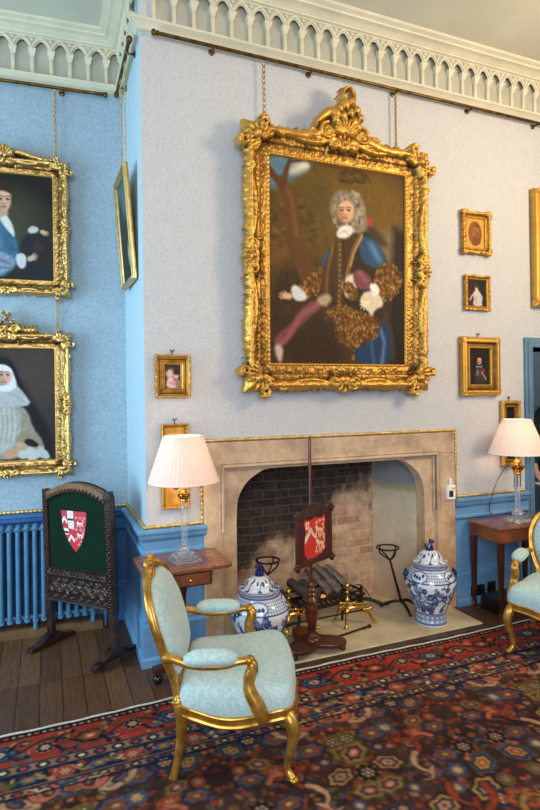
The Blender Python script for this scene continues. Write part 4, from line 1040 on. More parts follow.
# ================================================================ furniture
def damask_mat():
    t = NT('pale_blue_damask'); co = t.coords()
    n = t.noise(17, 2, .5, co, 2.2); n2 = t.noise(150, 2, .5)
    c = t.ramp(n, [(.44, rgb(168, 200, 204)), (.49, rgb(194, 214, 208)), (.53, rgb(194, 214, 208)), (.58, rgb(162, 196, 202))])
    t.base(t.mix(.12, c, t.ramp(n2, [(.3, rgb(90, 130, 140)), (.7, rgb(250, 255, 250))]))); t.set(Roughness=.55, Sheen_Weight=.3)
    t.bump(n2, .1, .002); return t.m
MDAM = damask_mat()
MBRAID = mat('blue_braid', rgb(112, 166, 172), rgb(140, 190, 194), 80, .6)
MGILT = mat('chair_gilding', rgb(168, 118, 44), rgb(222, 172, 84), 16, .32, .72, bump=.1, bscale=90)
def mirror_curve(P):   # half outline (y>=0 part listed from +y ... ) -> closed outline
    return P + [(x, -y) for x, y in P[::-1] if abs(y) > 1e-6]
def resample(pts, n, closed=True):
    P = [np.array(p, float) for p in pts]
    if closed: P = P+[P[0]]
    L = np.cumsum([0]+[np.linalg.norm(b-a) for a, b in zip(P, P[1:])]); out = []
    for s in np.linspace(0, L[-1], n, endpoint=not closed):
        i = min(np.searchsorted(L, s, 'right')-1, len(P)-2); t = (s-L[i])/max(L[i+1]-L[i], 1e-9); out.append(tuple(P[i]*(1-t)+P[i+1]*t))
    return out
def closed_curve(pts, n):
    P = pts[-2:]+pts+pts[:2]; c = curve(P, 10)
    return resample(c[20:20+10*len(pts)], n)

def make_armchair(label):
    t = thing('armchair', label, 'armchair')
    OUT = closed_curve([(-.245, .0), (-.24, .15), (-.225, .245), (-.12, .275), (.05, .292), (.20, .310), (.262, .285), (.288, .16), (.298, .0), (.288, -.16), (.262, -.285), (.20, -.310), (.05, -.292), (-.12, -.275), (-.225, -.245), (-.24, -.15)], 96)
    ctr = np.array((.02, 0))
    # cushion: crowned, with a full front
    R = []
    for sc_, z in ((.93, .262), (.985, .278), (1.005, .300), (1.012, .335), (1.005, .366), (.985, .386), (.955, .402), (.90, .415), (.78, .426), (.58, .434), (.32, .438), (.05, .44)):
        R.append([(ctr[0]+(x-ctr[0])*sc_, y*sc_, z + .012*(x > 0)*min(1, x/.2)) for x, y in OUT])
    MB().rings(R).build('seat', MDAM, t, angle=180)
    # rail with serpentine apron
    R = []; low = []
    for i, (x, y) in enumerate(OUT):
        a = abs(y); side = min(1, a/.27)
        u = (x+.24)/.52
        zl = .262 - .024*math.cos((u-.45)*2*PI)*side - (1-side)*(.020*math.cos(y/.28*PI)) * (1 if x > 0 else .3)
        d = np.array((x, y))-ctr; d = d/np.linalg.norm(d)
        R.append([(x, y, zl), (x+d[0]*.008, y+d[1]*.008, zl+.012), (x+d[0]*.003, y+d[1]*.003, zl+.03), (x+d[0]*.008, y+d[1]*.008, zl+.040), (x+d[0]*.002, y+d[1]*.002, zl+.046), (x-d[0]*.04, y-d[1]*.04, zl+.046), (x-d[0]*.04, y-d[1]*.04, zl)])
        low.append((x+d[0]*.006, y+d[1]*.006, zl+.006))
    b = MB().rings(R, closed=True); b.tube(low, .008, 6, closed=True)
    b.tube([(p[0], p[1], p[2]+.036) for p in low], .0055, 6, closed=True)
    b.sphere((.30, 0, .275), (.016, .034, .024)); 
    for sg in (-1, 1):
        for k in range(3): b.sphere((.298-.004*k, sg*(.03+.022*k), .277+.004*k), (.012, .016, .010-.001*k), 8, 6)
    b.build('seat_rail', MGILT, t, angle=50)
    # legs
    for sg in (-1, 1):
        b = MB(); P = curve([(.232, sg*.272, .300), (.256, sg*.297, .270), (.268, sg*.307, .215), (.258, sg*.297, .145), (.243, sg*.282, .08), (.243, sg*.281, .045), (.262, sg*.298, .014)], 5)
        rr = np.interp(np.linspace(0, 1, len(P)), [0, .18, .35, .6, .8, .9, 1], [.030, .032, .027, .019, .0155, .016, .019])
        b.tube(P, list(rr), 10); b.tube([(x+.014*(1-i/len(P)), y+sg*.014*(1-i/len(P)), z) for i, (x, y, z) in enumerate(P[:-4])], list(rr[:-4]*.55), 8)
        b.sphere((.268, sg*.304, .014), (.021, .021, .014), 10, 6); b.build('leg', MGILT, t, angle=60)
        b = MB(); P = curve([(-.232, sg*.236, .325), (-.226, sg*.238, .275), (-.225, sg*.244, .205), (-.237, sg*.25, .12), (-.252, sg*.252, .055), (-.262, sg*.252, .012)], 5)
        rr = np.interp(np.linspace(0, 1, len(P)), [0, .2, .5, .8, 1], [.030, .029, .021, .017, .020])
        b.tube(P, list(rr), 10); b.sphere((-.262, sg*.252, .012), (.022, .021, .012), 10, 6); b.build('leg', MGILT, t, angle=60)
    # back: cartouche frame, stuffed pad on both faces, carved crest
    tl = math.radians(11.5)
    def bk(y, s, o=0.0):
        s = s*.985
        return (-.238 - s*math.sin(tl) + o*math.cos(tl) - .05*(s/.55)**2, y, .325 + s*math.cos(tl) + o*math.sin(tl))
    half = [(0, .562), (.07, .556), (.15, .535), (.225, .485), (.268, .40), (.275, .31), (.256, .21), (.225, .13), (.19, .085), (.10, .07), (0, .066)]
    full = [(y, s) for y, s in half] + [(-y, s) for y, s in half[-2:0:-1]]
    cv = closed_curve(full, 88)
    b = MB(); b.tube([bk(y, s) for y, s in cv], .020, 10, closed=True, up=(1, 0, 0)); b.tube([bk(y*1.025, (s-.3)*1.025+.3, .013) for y, s in cv], .008, 6, closed=True, up=(1, 0, 0))
    for sg in (-1, 1):
        b.tube(curve([bk(sg*.224, .135), bk(sg*.218, .08), bk(sg*.222, .03), (-.236, sg*.232, .325), (-.234, sg*.236, .285)], 4), [.019]*9+[.024]*8, 10)
        b.box(-.268, -.222, sg*.236-.018, sg*.236+.018, .330, .344, .004)
    b.build('back_frame', MGILT, t, angle=60)
    R = []; q0 = np.array((0, .31))
    for k_, o in ((.91, -.014), (.94, .004), (.91, .022), (.84, .036), (.70, .050), (.5, .058), (.25, .062), (.03, .063)):
        R.append([bk(y*k_, (s-.31)*k_+.31, o) for y, s in cv])
    MB().rings(R).build('back_cushion', MDAM, t, angle=180)
    R = []
    for k_, o in ((.93, -.006), (.90, -.018), (.75, -.026), (.4, -.032), (.03, -.034)): R.append([bk(y*k_, (s-.31)*k_+.31, o) for y, s in cv])
    MB().rings(R).build('back_panel', MDAM, t, angle=180)
    b = MB()
    for i in range(7):
        a = -1.2+.4*i; b.tube(curve([bk(0, .560, .0), bk(.035*math.sin(a), .575+.03*math.cos(a), .022), bk(.058*math.sin(a), .572+.052*math.cos(a), .012)], 3), [.009, .012, .012, .011, .009, .008, .005], 6)
    for sg in (-1, 1):
        for k in range(5): b.sphere(bk(sg*(.045+.024*k), .568-.006*k, .012), (.013, .016, .012-.001*k), 8, 6)
        b.tube(curve([bk(sg*.04, .56, .02), bk(sg*.09, .545, .026), bk(sg*.12, .545, .02)], 4), [.012, .011, .01, .009, .008, .007, .006, .005, .004], 6)
    b.sphere(bk(0, .585, .016), (.022, .022, .022), 10, 8); b.sphere(bk(0, .575, -.012), (.018, .03, .026), 10, 8)
    b.build('crest_carving', MGILT, t, angle=70)
    # arms
    for sg in (-1, 1):
        b = MB()
        P = curve([bk(sg*.268, .230), (-.250, sg*.285, .548), (-.16, sg*.30, .524), (-.04, sg*.302, .520), (.035, sg*.300, .536), (.075, sg*.298, .535), (.094, sg*.297, .505), (.078, sg*.298, .46), (.080, sg*.305, .41), (.112, sg*.312, .35), (.140, sg*.312, .285)], 6)
        rr = np.interp(np.linspace(0, 1, len(P)), [0, .1, .3, .5, .56, .62, .75, .9, 1], [.024, .019, .016, .017, .024, .027, .025, .034, .032])
        b.tube(P, list(rr), 10, up=(0, 0, 1))
        for o in (-.011, .011): b.tube([(x+.014, y+o*1.3, z+.005) for x, y, z in P[30:]], list(rr[30:]*.45), 6)
        b.sphere((.080, sg*.298, .540), (.026, .024, .022), 12, 8)
        arm = b.build('arm', MGILT, t, angle=60)
        pts = [(-.205+.235*i/12, sg*.300, .552+.006*math.sin(i/12*PI)) for i in range(13)]
        rp = [.016, .034, .042, .045, .046, .046, .046, .046, .046, .045, .042, .035, .016]
        MB().tube(pts, rp, 14, flat=.75).build('arm_pad', MDAM, arm, angle=180)
    return t
ch = make_armchair('gilt armchair in pale blue damask on the rug, in front of the drop-leaf table')
ch.location = (.251, -.986, .013); ch.rotation_euler.z = math.radians(-20)
ch['group'] = 'gilt armchairs'
c2 = copy_tree(ch); c2['label'] = 'gilt armchair in pale blue damask, half seen beside the square-topped table'
c2.location = (2.575, -.935, .013); c2.rotation_euler.z = math.radians(211.5)

# ---------------------------------------------------------------- tables
MMAH = mat('red_mahogany', rgb(92, 44, 26), rgb(140, 78, 46), 6, .22, bump=.03, detail=6)
MMAHD = mat('dark_mahogany', rgb(52, 26, 18), rgb(84, 42, 26), 8, .3, detail=6)
def grain_mat(name, a, b, rough=.2):
    t = NT(name); mp = t.new('Mapping'); mp.inputs['Scale'].default_value = (3, 24, 3); t.link(t.coords(), mp.inputs['Vector'])
    g = t.noise(2.2, 6, .6, mp.outputs[0], 1.0); t.base(t.ramp(g, [(.3, a), (.7, b)])); t.set(Roughness=rough, Coat_Weight=.3, Coat_Roughness=.1); return t.m
MTOP = grain_mat('polished_table_top', rgb(104, 56, 34), rgb(158, 98, 62))
def rounded(x0, x1, y0, y1, r, n=4):
    P = []
    for cx, cy, a in ((x1-r, y1-r, 0), (x0+r, y1-r, 90), (x0+r, y0+r, 180), (x1-r, y0+r, 270)):
        for i in range(n+1): q = math.radians(a+90*i/n); P.append((cx+r*math.cos(q), cy+r*math.sin(q)))
    return P
tb = thing('drop_leaf_table', 'mahogany drop-leaf pedestal table beside the fireplace, with pleated lamp on it', 'table', (.170, -.262, 0))
TZ = .718
b = MB(); pl = rounded(-.145, .145, -.20, .20, .004); b.prism(pl, TZ-.020, TZ, 'z')
b.build('table_top', MTOP, tb, smooth=False, bevel=.003)
for sg in (-1, 1):
    x0, x1 = (.1465, .262) if sg > 0 else (-.270, -.1465)
    P = [(x0, -.20), (x1-.03, -.20), (x1, -.17), (x1, .17), (x1-.03, .20), (x0, .20)] if sg > 0 else [(x1, -.20), (x1, .20), (x0+.03, .20), (x0, .17), (x0, -.17), (x0+.03, -.20)]
    MB().prism(P, TZ-.020, TZ, 'z').build('drop_leaf', MTOP, tb, smooth=False, bevel=.003)
MB().box(-.135, .135, -.185, .185, TZ-.105, TZ-.0205, .003).build('frieze', MMAHD, tb, smooth=False)
dr = MB().box(-.115, .115, -.196, -.184, TZ-.095, TZ-.03, .003).build('drawer', MMAH, tb, smooth=False)
MB().lathe([(.004, 0), (.004, .008), (.010, .013), (.010, .018), (.004, .022)], 10).xf(Matrix.Translation((0, -.196, TZ-.062)) @ Matrix.Rotation(PI/2, 4, 'X')).build('knob', MBRASS, dr)
MB().lathe([(.05, .62), (.035, .60), (.022, .58), (.030, .55), (.022, .52), (.020, .45), (.026, .36), (.034, .28), (.036, .24), (.028, .20), (.022, .19), (.036, .175), (.04, .16), (.024, .15), (.03, .135), (.05, .12)], 16).build('pedestal', MMAHD, tb, angle=60)
b = MB()
for a in range(4):
    q = a*PI/2; s = len(b.v)
    b.rings([[(.0, -w_, z0), (.0, w_, z0), (.0, w_, z1), (.0, -w_, z1)] if False else [(x, -w_, z0), (x, w_, z0), (x, w_, z1), (x, -w_, z1)] for x, w_, z0, z1 in ((.0, .055, .075, .12), (.06, .034, .075, .118), (.12, .024, .07, .108), (.165, .030, .065, .10), (.185, .030, .065, .098))])
    b.xf(Matrix.Rotation(q, 4, 'Z'), s)
b.build('platform', MMAHD, tb, angle=40)
for q in range(4):
    x, y = .158*math.cos(q*PI/2), .158*math.sin(q*PI/2)
    b = MB(); b.sphere((x, y, .030), (.030, .030, .030), 14, 10); b.tube([(x, y, .05), (x, y, .07)], .014, 8); b.build('bun_foot', mat('black_bun_wood', rgb(22, 14, 12), rgb(34, 22, 18), 8, .2), tb)

SX0, SX1, SY0, SY1 = 2.548, 3.15, -.405, -.05
st = thing('side_table', 'square-topped mahogany table on tapered legs against the blue dado near the doorway', 'table', (2.85, -.225, 0), math.radians(-1))
w_, d_ = SX1-SX0, SY1-SY0
MB().box(-w_/2, w_/2, -d_/2, d_/2, .672, .692, .004).build('table_top', MTOP, st, smooth=False)
MB().box(-w_/2+.012, w_/2-.012, -d_/2+.012, d_/2-.012, .575, .6715, .002).build('frieze', MMAH, st, smooth=False)
b = MB()
for x0, x1, y in ((-w_/2+.05, w_/2-.05, -d_/2+.0105),):
    for z in (.595, .650): b.box(x0, x1, y-.001, y+.002, z, z+.004)
for z in (.595, .650): b.box(-w_/2+.010, -w_/2+.012, -d_/2+.05, d_/2-.05, z, z+.004)
b.build('inlay_lines', mat('boxwood_inlay', rgb(120, 74, 40), rgb(140, 90, 50)), st, smooth=False)
for sx in (-1, 1):
    for sy in (-1, 1):
        x, y = sx*(w_/2-.034), sy*(d_/2-.034); b = MB()
        b.rings([[(x-q, y-q, z), (x+q, y-q, z), (x+q, y+q, z), (x-q, y+q, z)] for q, z in ((.011, 0), (.012, .04), (.022, .58))])
        lg = b.build('leg', MMAHD, st, smooth=False, bevel=.002)
        MB().rings([[(x-q, y-q, z), (x+q, y-q, z), (x+q, y+q, z), (x-q, y+q, z)] for q, z in ((.0135, 0), (.0145, .045))]).build('brass_cap', MBRASS, lg, smooth=False)

# ---------------------------------------------------------------- lamps
def shade_mat():
    m_ = bpy.data.materials.new('pleated_silk'); m_.use_nodes = True; nt = m_.node_tree; n = nt.nodes; n.remove(n['Principled BSDF'])
    d = n.new('ShaderNodeBsdfDiffuse'); tr = n.new('ShaderNodeBsdfTranslucent'); mx = n.new('ShaderNodeMixShader'); mx.inputs[0].default_value = .10
    d.inputs[0].default_value = rgb(240, 216, 206); tr.inputs[0].default_value = rgb(255, 214, 196)
    nt.links.new(d.outputs[0], mx.inputs[1]); nt.links.new(tr.outputs[0], mx.inputs[2]); nt.links.new(mx.outputs[0], n['Material Output'].inputs[0]); return m_
MSHADE = shade_mat()
t_ = NT('crystal_glass'); t_.set(Base_Color=(.97, .99, 1, 1), Roughness=.02, IOR=1.45, Transmission_Weight=.9); MGLASS = t_.m
t_ = NT('warm_bulb'); t_.set(Base_Color=(1, .9, .75, 1), Emission_Color=(1, .78, .5, 1), Emission_Strength=8); MBULB = t_.m
MWHITE = mat('white_trim', rgb(240, 232, 224), rgb(246, 240, 232), 20, .7)
def lamp_shade(t, z0, z1, r0, r1):
    n = 144; R = []; 
    for f_ in (0, .03, .06, .5, .94, .97, 1):
        r = r0+(r1-r0)*f_; z = z0+(z1-z0)*f_; amp = 0.0 if f_ in (0, 1) else .0045
        R.append([((r+amp*math.cos(k*PI*.6667))*math.cos(2*PI*k/n), (r+amp*math.cos(k*PI*.6667))*math.sin(2*PI*k/n), z) for k in range(n)])
    sh = MB().rings(R, (False, False)).build('lamp_shade', MSHADE, t, angle=180)
    for z_, r_ in ((z0, r0), (z1, r1)): MB().torus((0, 0, z_), r_+.001, .0035, 48, 6).build('trim_band', MWHITE, sh, angle=180)
    b = MB()
    for k in range(3): b.tube([(0, 0, z1-.03), (r1*math.cos(k*2.094), r1*math.sin(k*2.094), z1-.006)], .002, 5)
    b.build('shade_carrier', MBRASS, sh)
def bulb(t, x, y, zc, power):
    b = MB().lathe([(.012, -.05), (.013, -.035), (.026, -.005), (.030, .015), (.026, .035), (.012, .05), (.002, .054)], 14); b.xf(Matrix.Translation((0, 0, zc))); b.build('bulb', MBULB, t)
    l = bpy.data.lights.new('lamp_glow', 'POINT'); l.energy = power; l.color = (1, .80, .56); l.shadow_soft_size = .05
    o = bpy.data.objects.new('lamp_glow', l); C.objects.link(o); o.parent = t; o.location = (0, 0, zc+.075)
LZ = TZ+.001
lp = thing('table_lamp', 'glass column lamp with pleated white shade on the drop-leaf table, before the medallion frame', 'lamp', (.182, -.272, LZ), math.radians(8), 'glass column lamps')
b = MB(); b.lathe([(.118, 0), (.118, .012), (.110, .016)], 4, sq=True); b.lathe([(.096, .0165), (.096, .030), (.088, .034)], 4, sq=True); b.lathe([(.066, .0345), (.066, .052), (.058, .056)], 4, sq=True)
b.build('stepped_base', MGLASS, lp, smooth=False, bevel=.002)
MB().lathe([(.034, .0565), (.034, .066), (.026, .074), (.023, .084), (.020, .10), (.0185, .34), (.018, .355)], 8).build('glass_column', MGLASS, lp, smooth=False)
b = MB().lathe([(.020, .3555), (.024, .362), (.020, .372), (.026, .392), (.034, .402), (.036, .408), (.018, .412), (.014, .43), (.020, .437), (.014, .445), (.012, .47)], 14)
for k in range(8): a = k*PI/4; b.tube(curve([(.020*math.cos(a), .020*math.sin(a), .372), (.032*math.cos(a), .032*math.sin(a), .388), (.040*math.cos(a), .040*math.sin(a), .399), (.034*math.cos(a), .034*math.sin(a), .392)], 3), .0045, 5)
b.build('gilt_capital', MBRASS, lp)
bulb(lp, 0, 0, .535, 2.6); lamp_shade(lp, .478, .752, .212, .117)
lp2 = thing('table_lamp', 'glass column lamp with pleated white shade on the square-topped table beside the doorway', 'lamp', (2.85, -.275, .693), 0, 'glass column lamps')
b = MB()
for k in range(8):
    a = k*PI/4; b.sphere((.072*math.cos(a), .072*math.sin(a), .016), (.034, .034, .016), 12, 8)
b.lathe([(.075, 0), (.075, .022), (.055, .034), (.03, .04)], 20); b.build('petal_base', MGLASS, lp2, angle=50)
MB().lathe([(.03, .0405), (.042, .05), (.046, .065), (.036, .085), (.024, .092)], 20).build('glass_knop', MGLASS, lp2)
MB().lathe([(.022, .0925), (.021, .36), (.024, .372)], 12).build('glass_column', MGLASS, lp2, smooth=False)
b = MB().lathe([(.026, .3725), (.032, .378), (.026, .39), (.03, .402), (.024, .412), (.034, .425), (.046, .436), (.048, .446), (.022, .452), (.020, .462), (.030, .472), (.022, .482), (.014, .49), (.012, .53)], 16)
for k in range(8): a = k*PI/4; b.tube(curve([(.026*math.cos(a), .026*math.sin(a), .40), (.042*math.cos(a), .042*math.sin(a), .42), (.054*math.cos(a), .054*math.sin(a), .436), (.046*math.cos(a), .046*math.sin(a), .428)], 3), .005, 5)
b.build('gilt_capital', MBRASS, lp2)
bulb(lp2, 0, 0, .60, 2.6); lamp_shade(lp2, .538, .805, .212, .104)
# flex of that lamp down the wall, and the one curling out of the table on the hearth side
MB().tube(curve([(-.03, .155, .003), (-.095, .20, .05), (-.10, .17, .18), (-.075, .10, .36), (-.03, .03, .475), (0, .005, .49)], 8), .0032, 5).build('flex', MBRASSD, lp2)

# ---------------------------------------------------------------- jars
def jar_paint():
    W, Hh = 420, 150; P = Paint(W, Hh, (226, 230, 236)); r = random.Random(5); BL = (50, 64, 118); BD = (30, 38, 82); BM = (120, 140, 182)
    P.a *= (.96+.08*vnoise(Hh, W, 30, 3))[..., None]
    def branch(x, y, a, L, d):
        pts = [(x, y)]
        for i in range(5): a += r.uniform(-.5, .5); x += L*math.cos(a); y -= L*math.sin(a); pts.append((x, y))
        P.line(curve(pts, 3), 2.6-d*.6, BL, .8, 1, 1.0)
        for (px, py) in pts[1:]:
            if d < 2 and r.random() < .7: branch(px, py, a+r.choice((-1, 1))*r.uniform(.5, 1.2), L*.6, d+1)
            q = r.random()
            if q < .5:
                for k in range(3): ang = r.random()*6.3; P.line([(px, py), (px+6*math.cos(ang), py+6*math.sin(ang))], 2.6, r.choice((BL, BD, BM)), .8, 1, .6)
            elif q < .8: flower(P, px, py, r.uniform(3.5, 6.5), r.choice((BM, BL))); P.ell(px, py, 1.2, 1.2, (220, 226, 236), .5)
    for i in range(9): branch(20+i*47+r.uniform(-8, 8), 116, PI/2+r.uniform(-.5, .5), 11, 0)
    for i in range(11):   # rocks and peonies at the foot
        x = i*38+r.uniform(-9, 9); P.poly([(x-13, 118), (x-8, 104+r.uniform(-6, 4)), (x, 100), (x+6, 108), (x+13, 118)], r.choice((BL, BD)), 1.2, .95, 1, .4, i+1)
        for k in range(5): a = r.uniform(.3, 2.8); P.line([(x, 108), (x+15*math.cos(a), 104-15*math.sin(a))], 2.4, BL, .8, .9, .7)
    for i in range(8):
        x, y = 30+i*52+r.uniform(-9, 9), r.uniform(74, 90); P.ell(x, y, 9, 8, BD, 2); flower(P, x, y, 8, BL, 7); P.ell(x, y, 3, 3, BM, 1); P.line([(x-7, y-3), (x, y+4), (x+7, y-4)], 1, (206, 214, 230), .5)
    # shoulder diaper with reserves
    P.a[14:44] = (206, 216, 230)
    for x in range(0, W, 7): P.line([(x, 14), (x, 44)], 1.1, BL, .5, .8)
    for y in range(14, 46, 6): P.line([(0, y), (W, y)], 1.1, BL, .5, .8)
    for i in range(4):
        x = 52+i*105; P.ell(x, 31, 27, 14, BL, 1); P.ell(x, 31, 24.5, 12, (216, 224, 234), 1)
        for k in range(4): flower(P, x-14+9*k, 31+r.uniform(-4, 4), 4, r.choice((BL, BD)))
    for y in (12, 45): P.line([(0, y), (W, y)], 2, BD, .6)
    P.line([(0, 4), (W, 4)], 3, BM, .8); P.line([(0, 8), (W, 8)], 1.4, BL, .6)
    # foot: upright key panels
    P.a[122:146] = (150, 166, 204); P.line([(0, 121), (W, 121)], 2, BD, .6); P.line([(0, 146), (W, 146)], 2, BL, .6)
    for i in range(20):
        x = i*21; P.poly([(x+2, 124), (x+19, 124), (x+19, 144), (x+2, 144)], BL, .6); P.poly([(x+4, 126), (x+17, 126), (x+17, 142), (x+4, 142)], (208, 218, 232), .6)
        P.line([(x+7, 128), (x+7, 140)], 1.6, BL, .5); P.line([(x+13.5, 128), (x+13.5, 140)], 1.6, BL, .5); P.line([(x+5, 134), (x+16, 134)], 1.5, BL, .5)
    return P
def lid_paint():
    W, Hh = 300, 50; P = Paint(W, Hh, (224, 228, 236)); r = random.Random(8); BL = (50, 64, 118); BD = (30, 38, 82)
    P.line([(0, 48), (W, 48)], 3, BL, .8)
    for x in range(0, W, 6): P.line([(x, 40), (x+3, 46)], 1.3, (70, 90, 150), .5)
    P.line([(0, 38), (W, 38)], 1.5, BD, .5)
    for i in range(9):
        x = i*33+8+r.uniform(-8, 8); P.poly([(x-6, 36), (x-3, 29+r.uniform(-3, 3)), (x+4, 28), (x+9, 36)], BL, 1, .9, 1); flower(P, x+14, 20+r.uniform(-7, 7), 4, r.choice((BL, BD)))
        flower(P, x-6, 14+r.uniform(-4, 6), 3.4, BL); P.line(curve([(x, 30), (x+7, 20), (x+16, 17)]), 2, BD, .6)
        for k in range(4): a = r.random()*6; P.line([(x+8, 20), (x+8+6*math.cos(a), 20+5*math.sin(a))], 2, BL, .6, 1, .6)
    P.line([(0, 3), (W, 3)], 4, BL, 1); return P
def lathe_painted(name, prof, P, m, parent, n=None):
    pr = resample(curve(prof, 6), P.h, False); nx = P.w+1
    th = np.linspace(0, 2*PI, nx); r_ = np.array([p[0] for p in pr]); z_ = np.array([p[1] for p in pr])
    V = np.stack([r_[:, None]*np.cos(th), r_[:, None]*np.sin(th), np.repeat(z_[:, None], nx, 1)], -1)
    me = grid_mesh(name, V, nx, P.h); col = P.linear(); col = np.concatenate([col, col[:, :1]], 1)
    set_cols(me, col.reshape(-1, 3)); return link(name, me, m, parent, True, 180)
MPORC = attr_mat('glazed_porcelain', .12, 0, 0, Coat_Weight=.5, Coat_Roughness=.05)
MCOB = mat('cobalt_glaze', rgb(22, 30, 80), rgb(44, 58, 124), 30, .15)
def make_jar(label):
    t = thing('ginger_jar', label, 'jar', group='covered blue and white jars')
    lathe_painted('body', [(.094, .452), (.098, .440), (.128, .418), (.165, .375), (.184, .325), (.183, .285), (.165, .22), (.135, .145), (.115, .09), (.110, .05), (.117, .02), (.117, .0)], jar_paint(), MPORC, t)
    MB().lathe([(.116, .002), (.05, .003)], 24).build('foot', MPORC, t)
    ld = lathe_painted('lid', [(.006, .548), (.035, .543), (.068, .527), (.090, .500), (.094, .478), (.100, .470), (.130, .464), (.134, .458), (.130, .453), (.097, .452)], lid_paint(), MPORC, t)
    b = MB()   # seated lion-dog finial
    b.lathe([(.03, .546), (.026, .552)], 12); b.tube(curve([(-.010, 0, .552), (-.006, 0, .570), (.004, 0, .590), (.010, 0, .602)], 4), [.020, .020, .019, .018, .017, .016, .015, .014, .013, .012, .012, .012, .012][:13], 8)
    b.sphere((.012, 0, .612), (.019, .017, .016), 10, 8); b.sphere((.028, 0, .606), (.010, .010, .008), 8, 6)
    for sg in (-1, 1):
        b.sphere((.004, sg*.013, .625), (.006, .005, .007), 6, 5); b.tube([(.012, sg*.012, .585), (.020, sg*.013, .552)], .006, 6); b.sphere((-.008, sg*.016, .560), (.014, .009, .011), 8, 6)
    b.tube(curve([(-.024, 0, .556), (-.034, 0, .575), (-.028, 0, .596)], 4), .007, 6); b.build('finial', MCOB, ld)
    for sg in (-1, 1):
        b = MB(); x = .178*sg; b.sphere((x, 0, .372), (.020, .026, .026), 10, 8); b.sphere((x+sg*.014, 0, .362), (.012, .016, .012), 8, 6)
        for q in (-1, 1): b.sphere((x, q*.018, .394), (.009, .008, .010), 6, 5); b.sphere((x+sg*.014, q*.010, .378), .005, 6, 5)
        b.torus((x+sg*.008, 0, .338), .022, .005, 12, 6, ax=(1, 0, 0)); b.build('mask_handle', MCOB, t)
    return t
j1 = make_jar('covered blue and white porcelain jar on the hearth, behind the gilt armchair'); j1.location = (.690, -.205, .0225); j1.scale = (1.05, 1.05, .95); j1.rotation_euler.z = math.radians(200)
j2 = copy_tree(j1); j2['label'] = 'covered blue and white porcelain jar at the hearth end nearer the doorway'; j2.location = (2.045, -.212, .0225); j2.scale = (1.0, 1.0, .965); j2.rotation_euler.z = math.radians(-22)
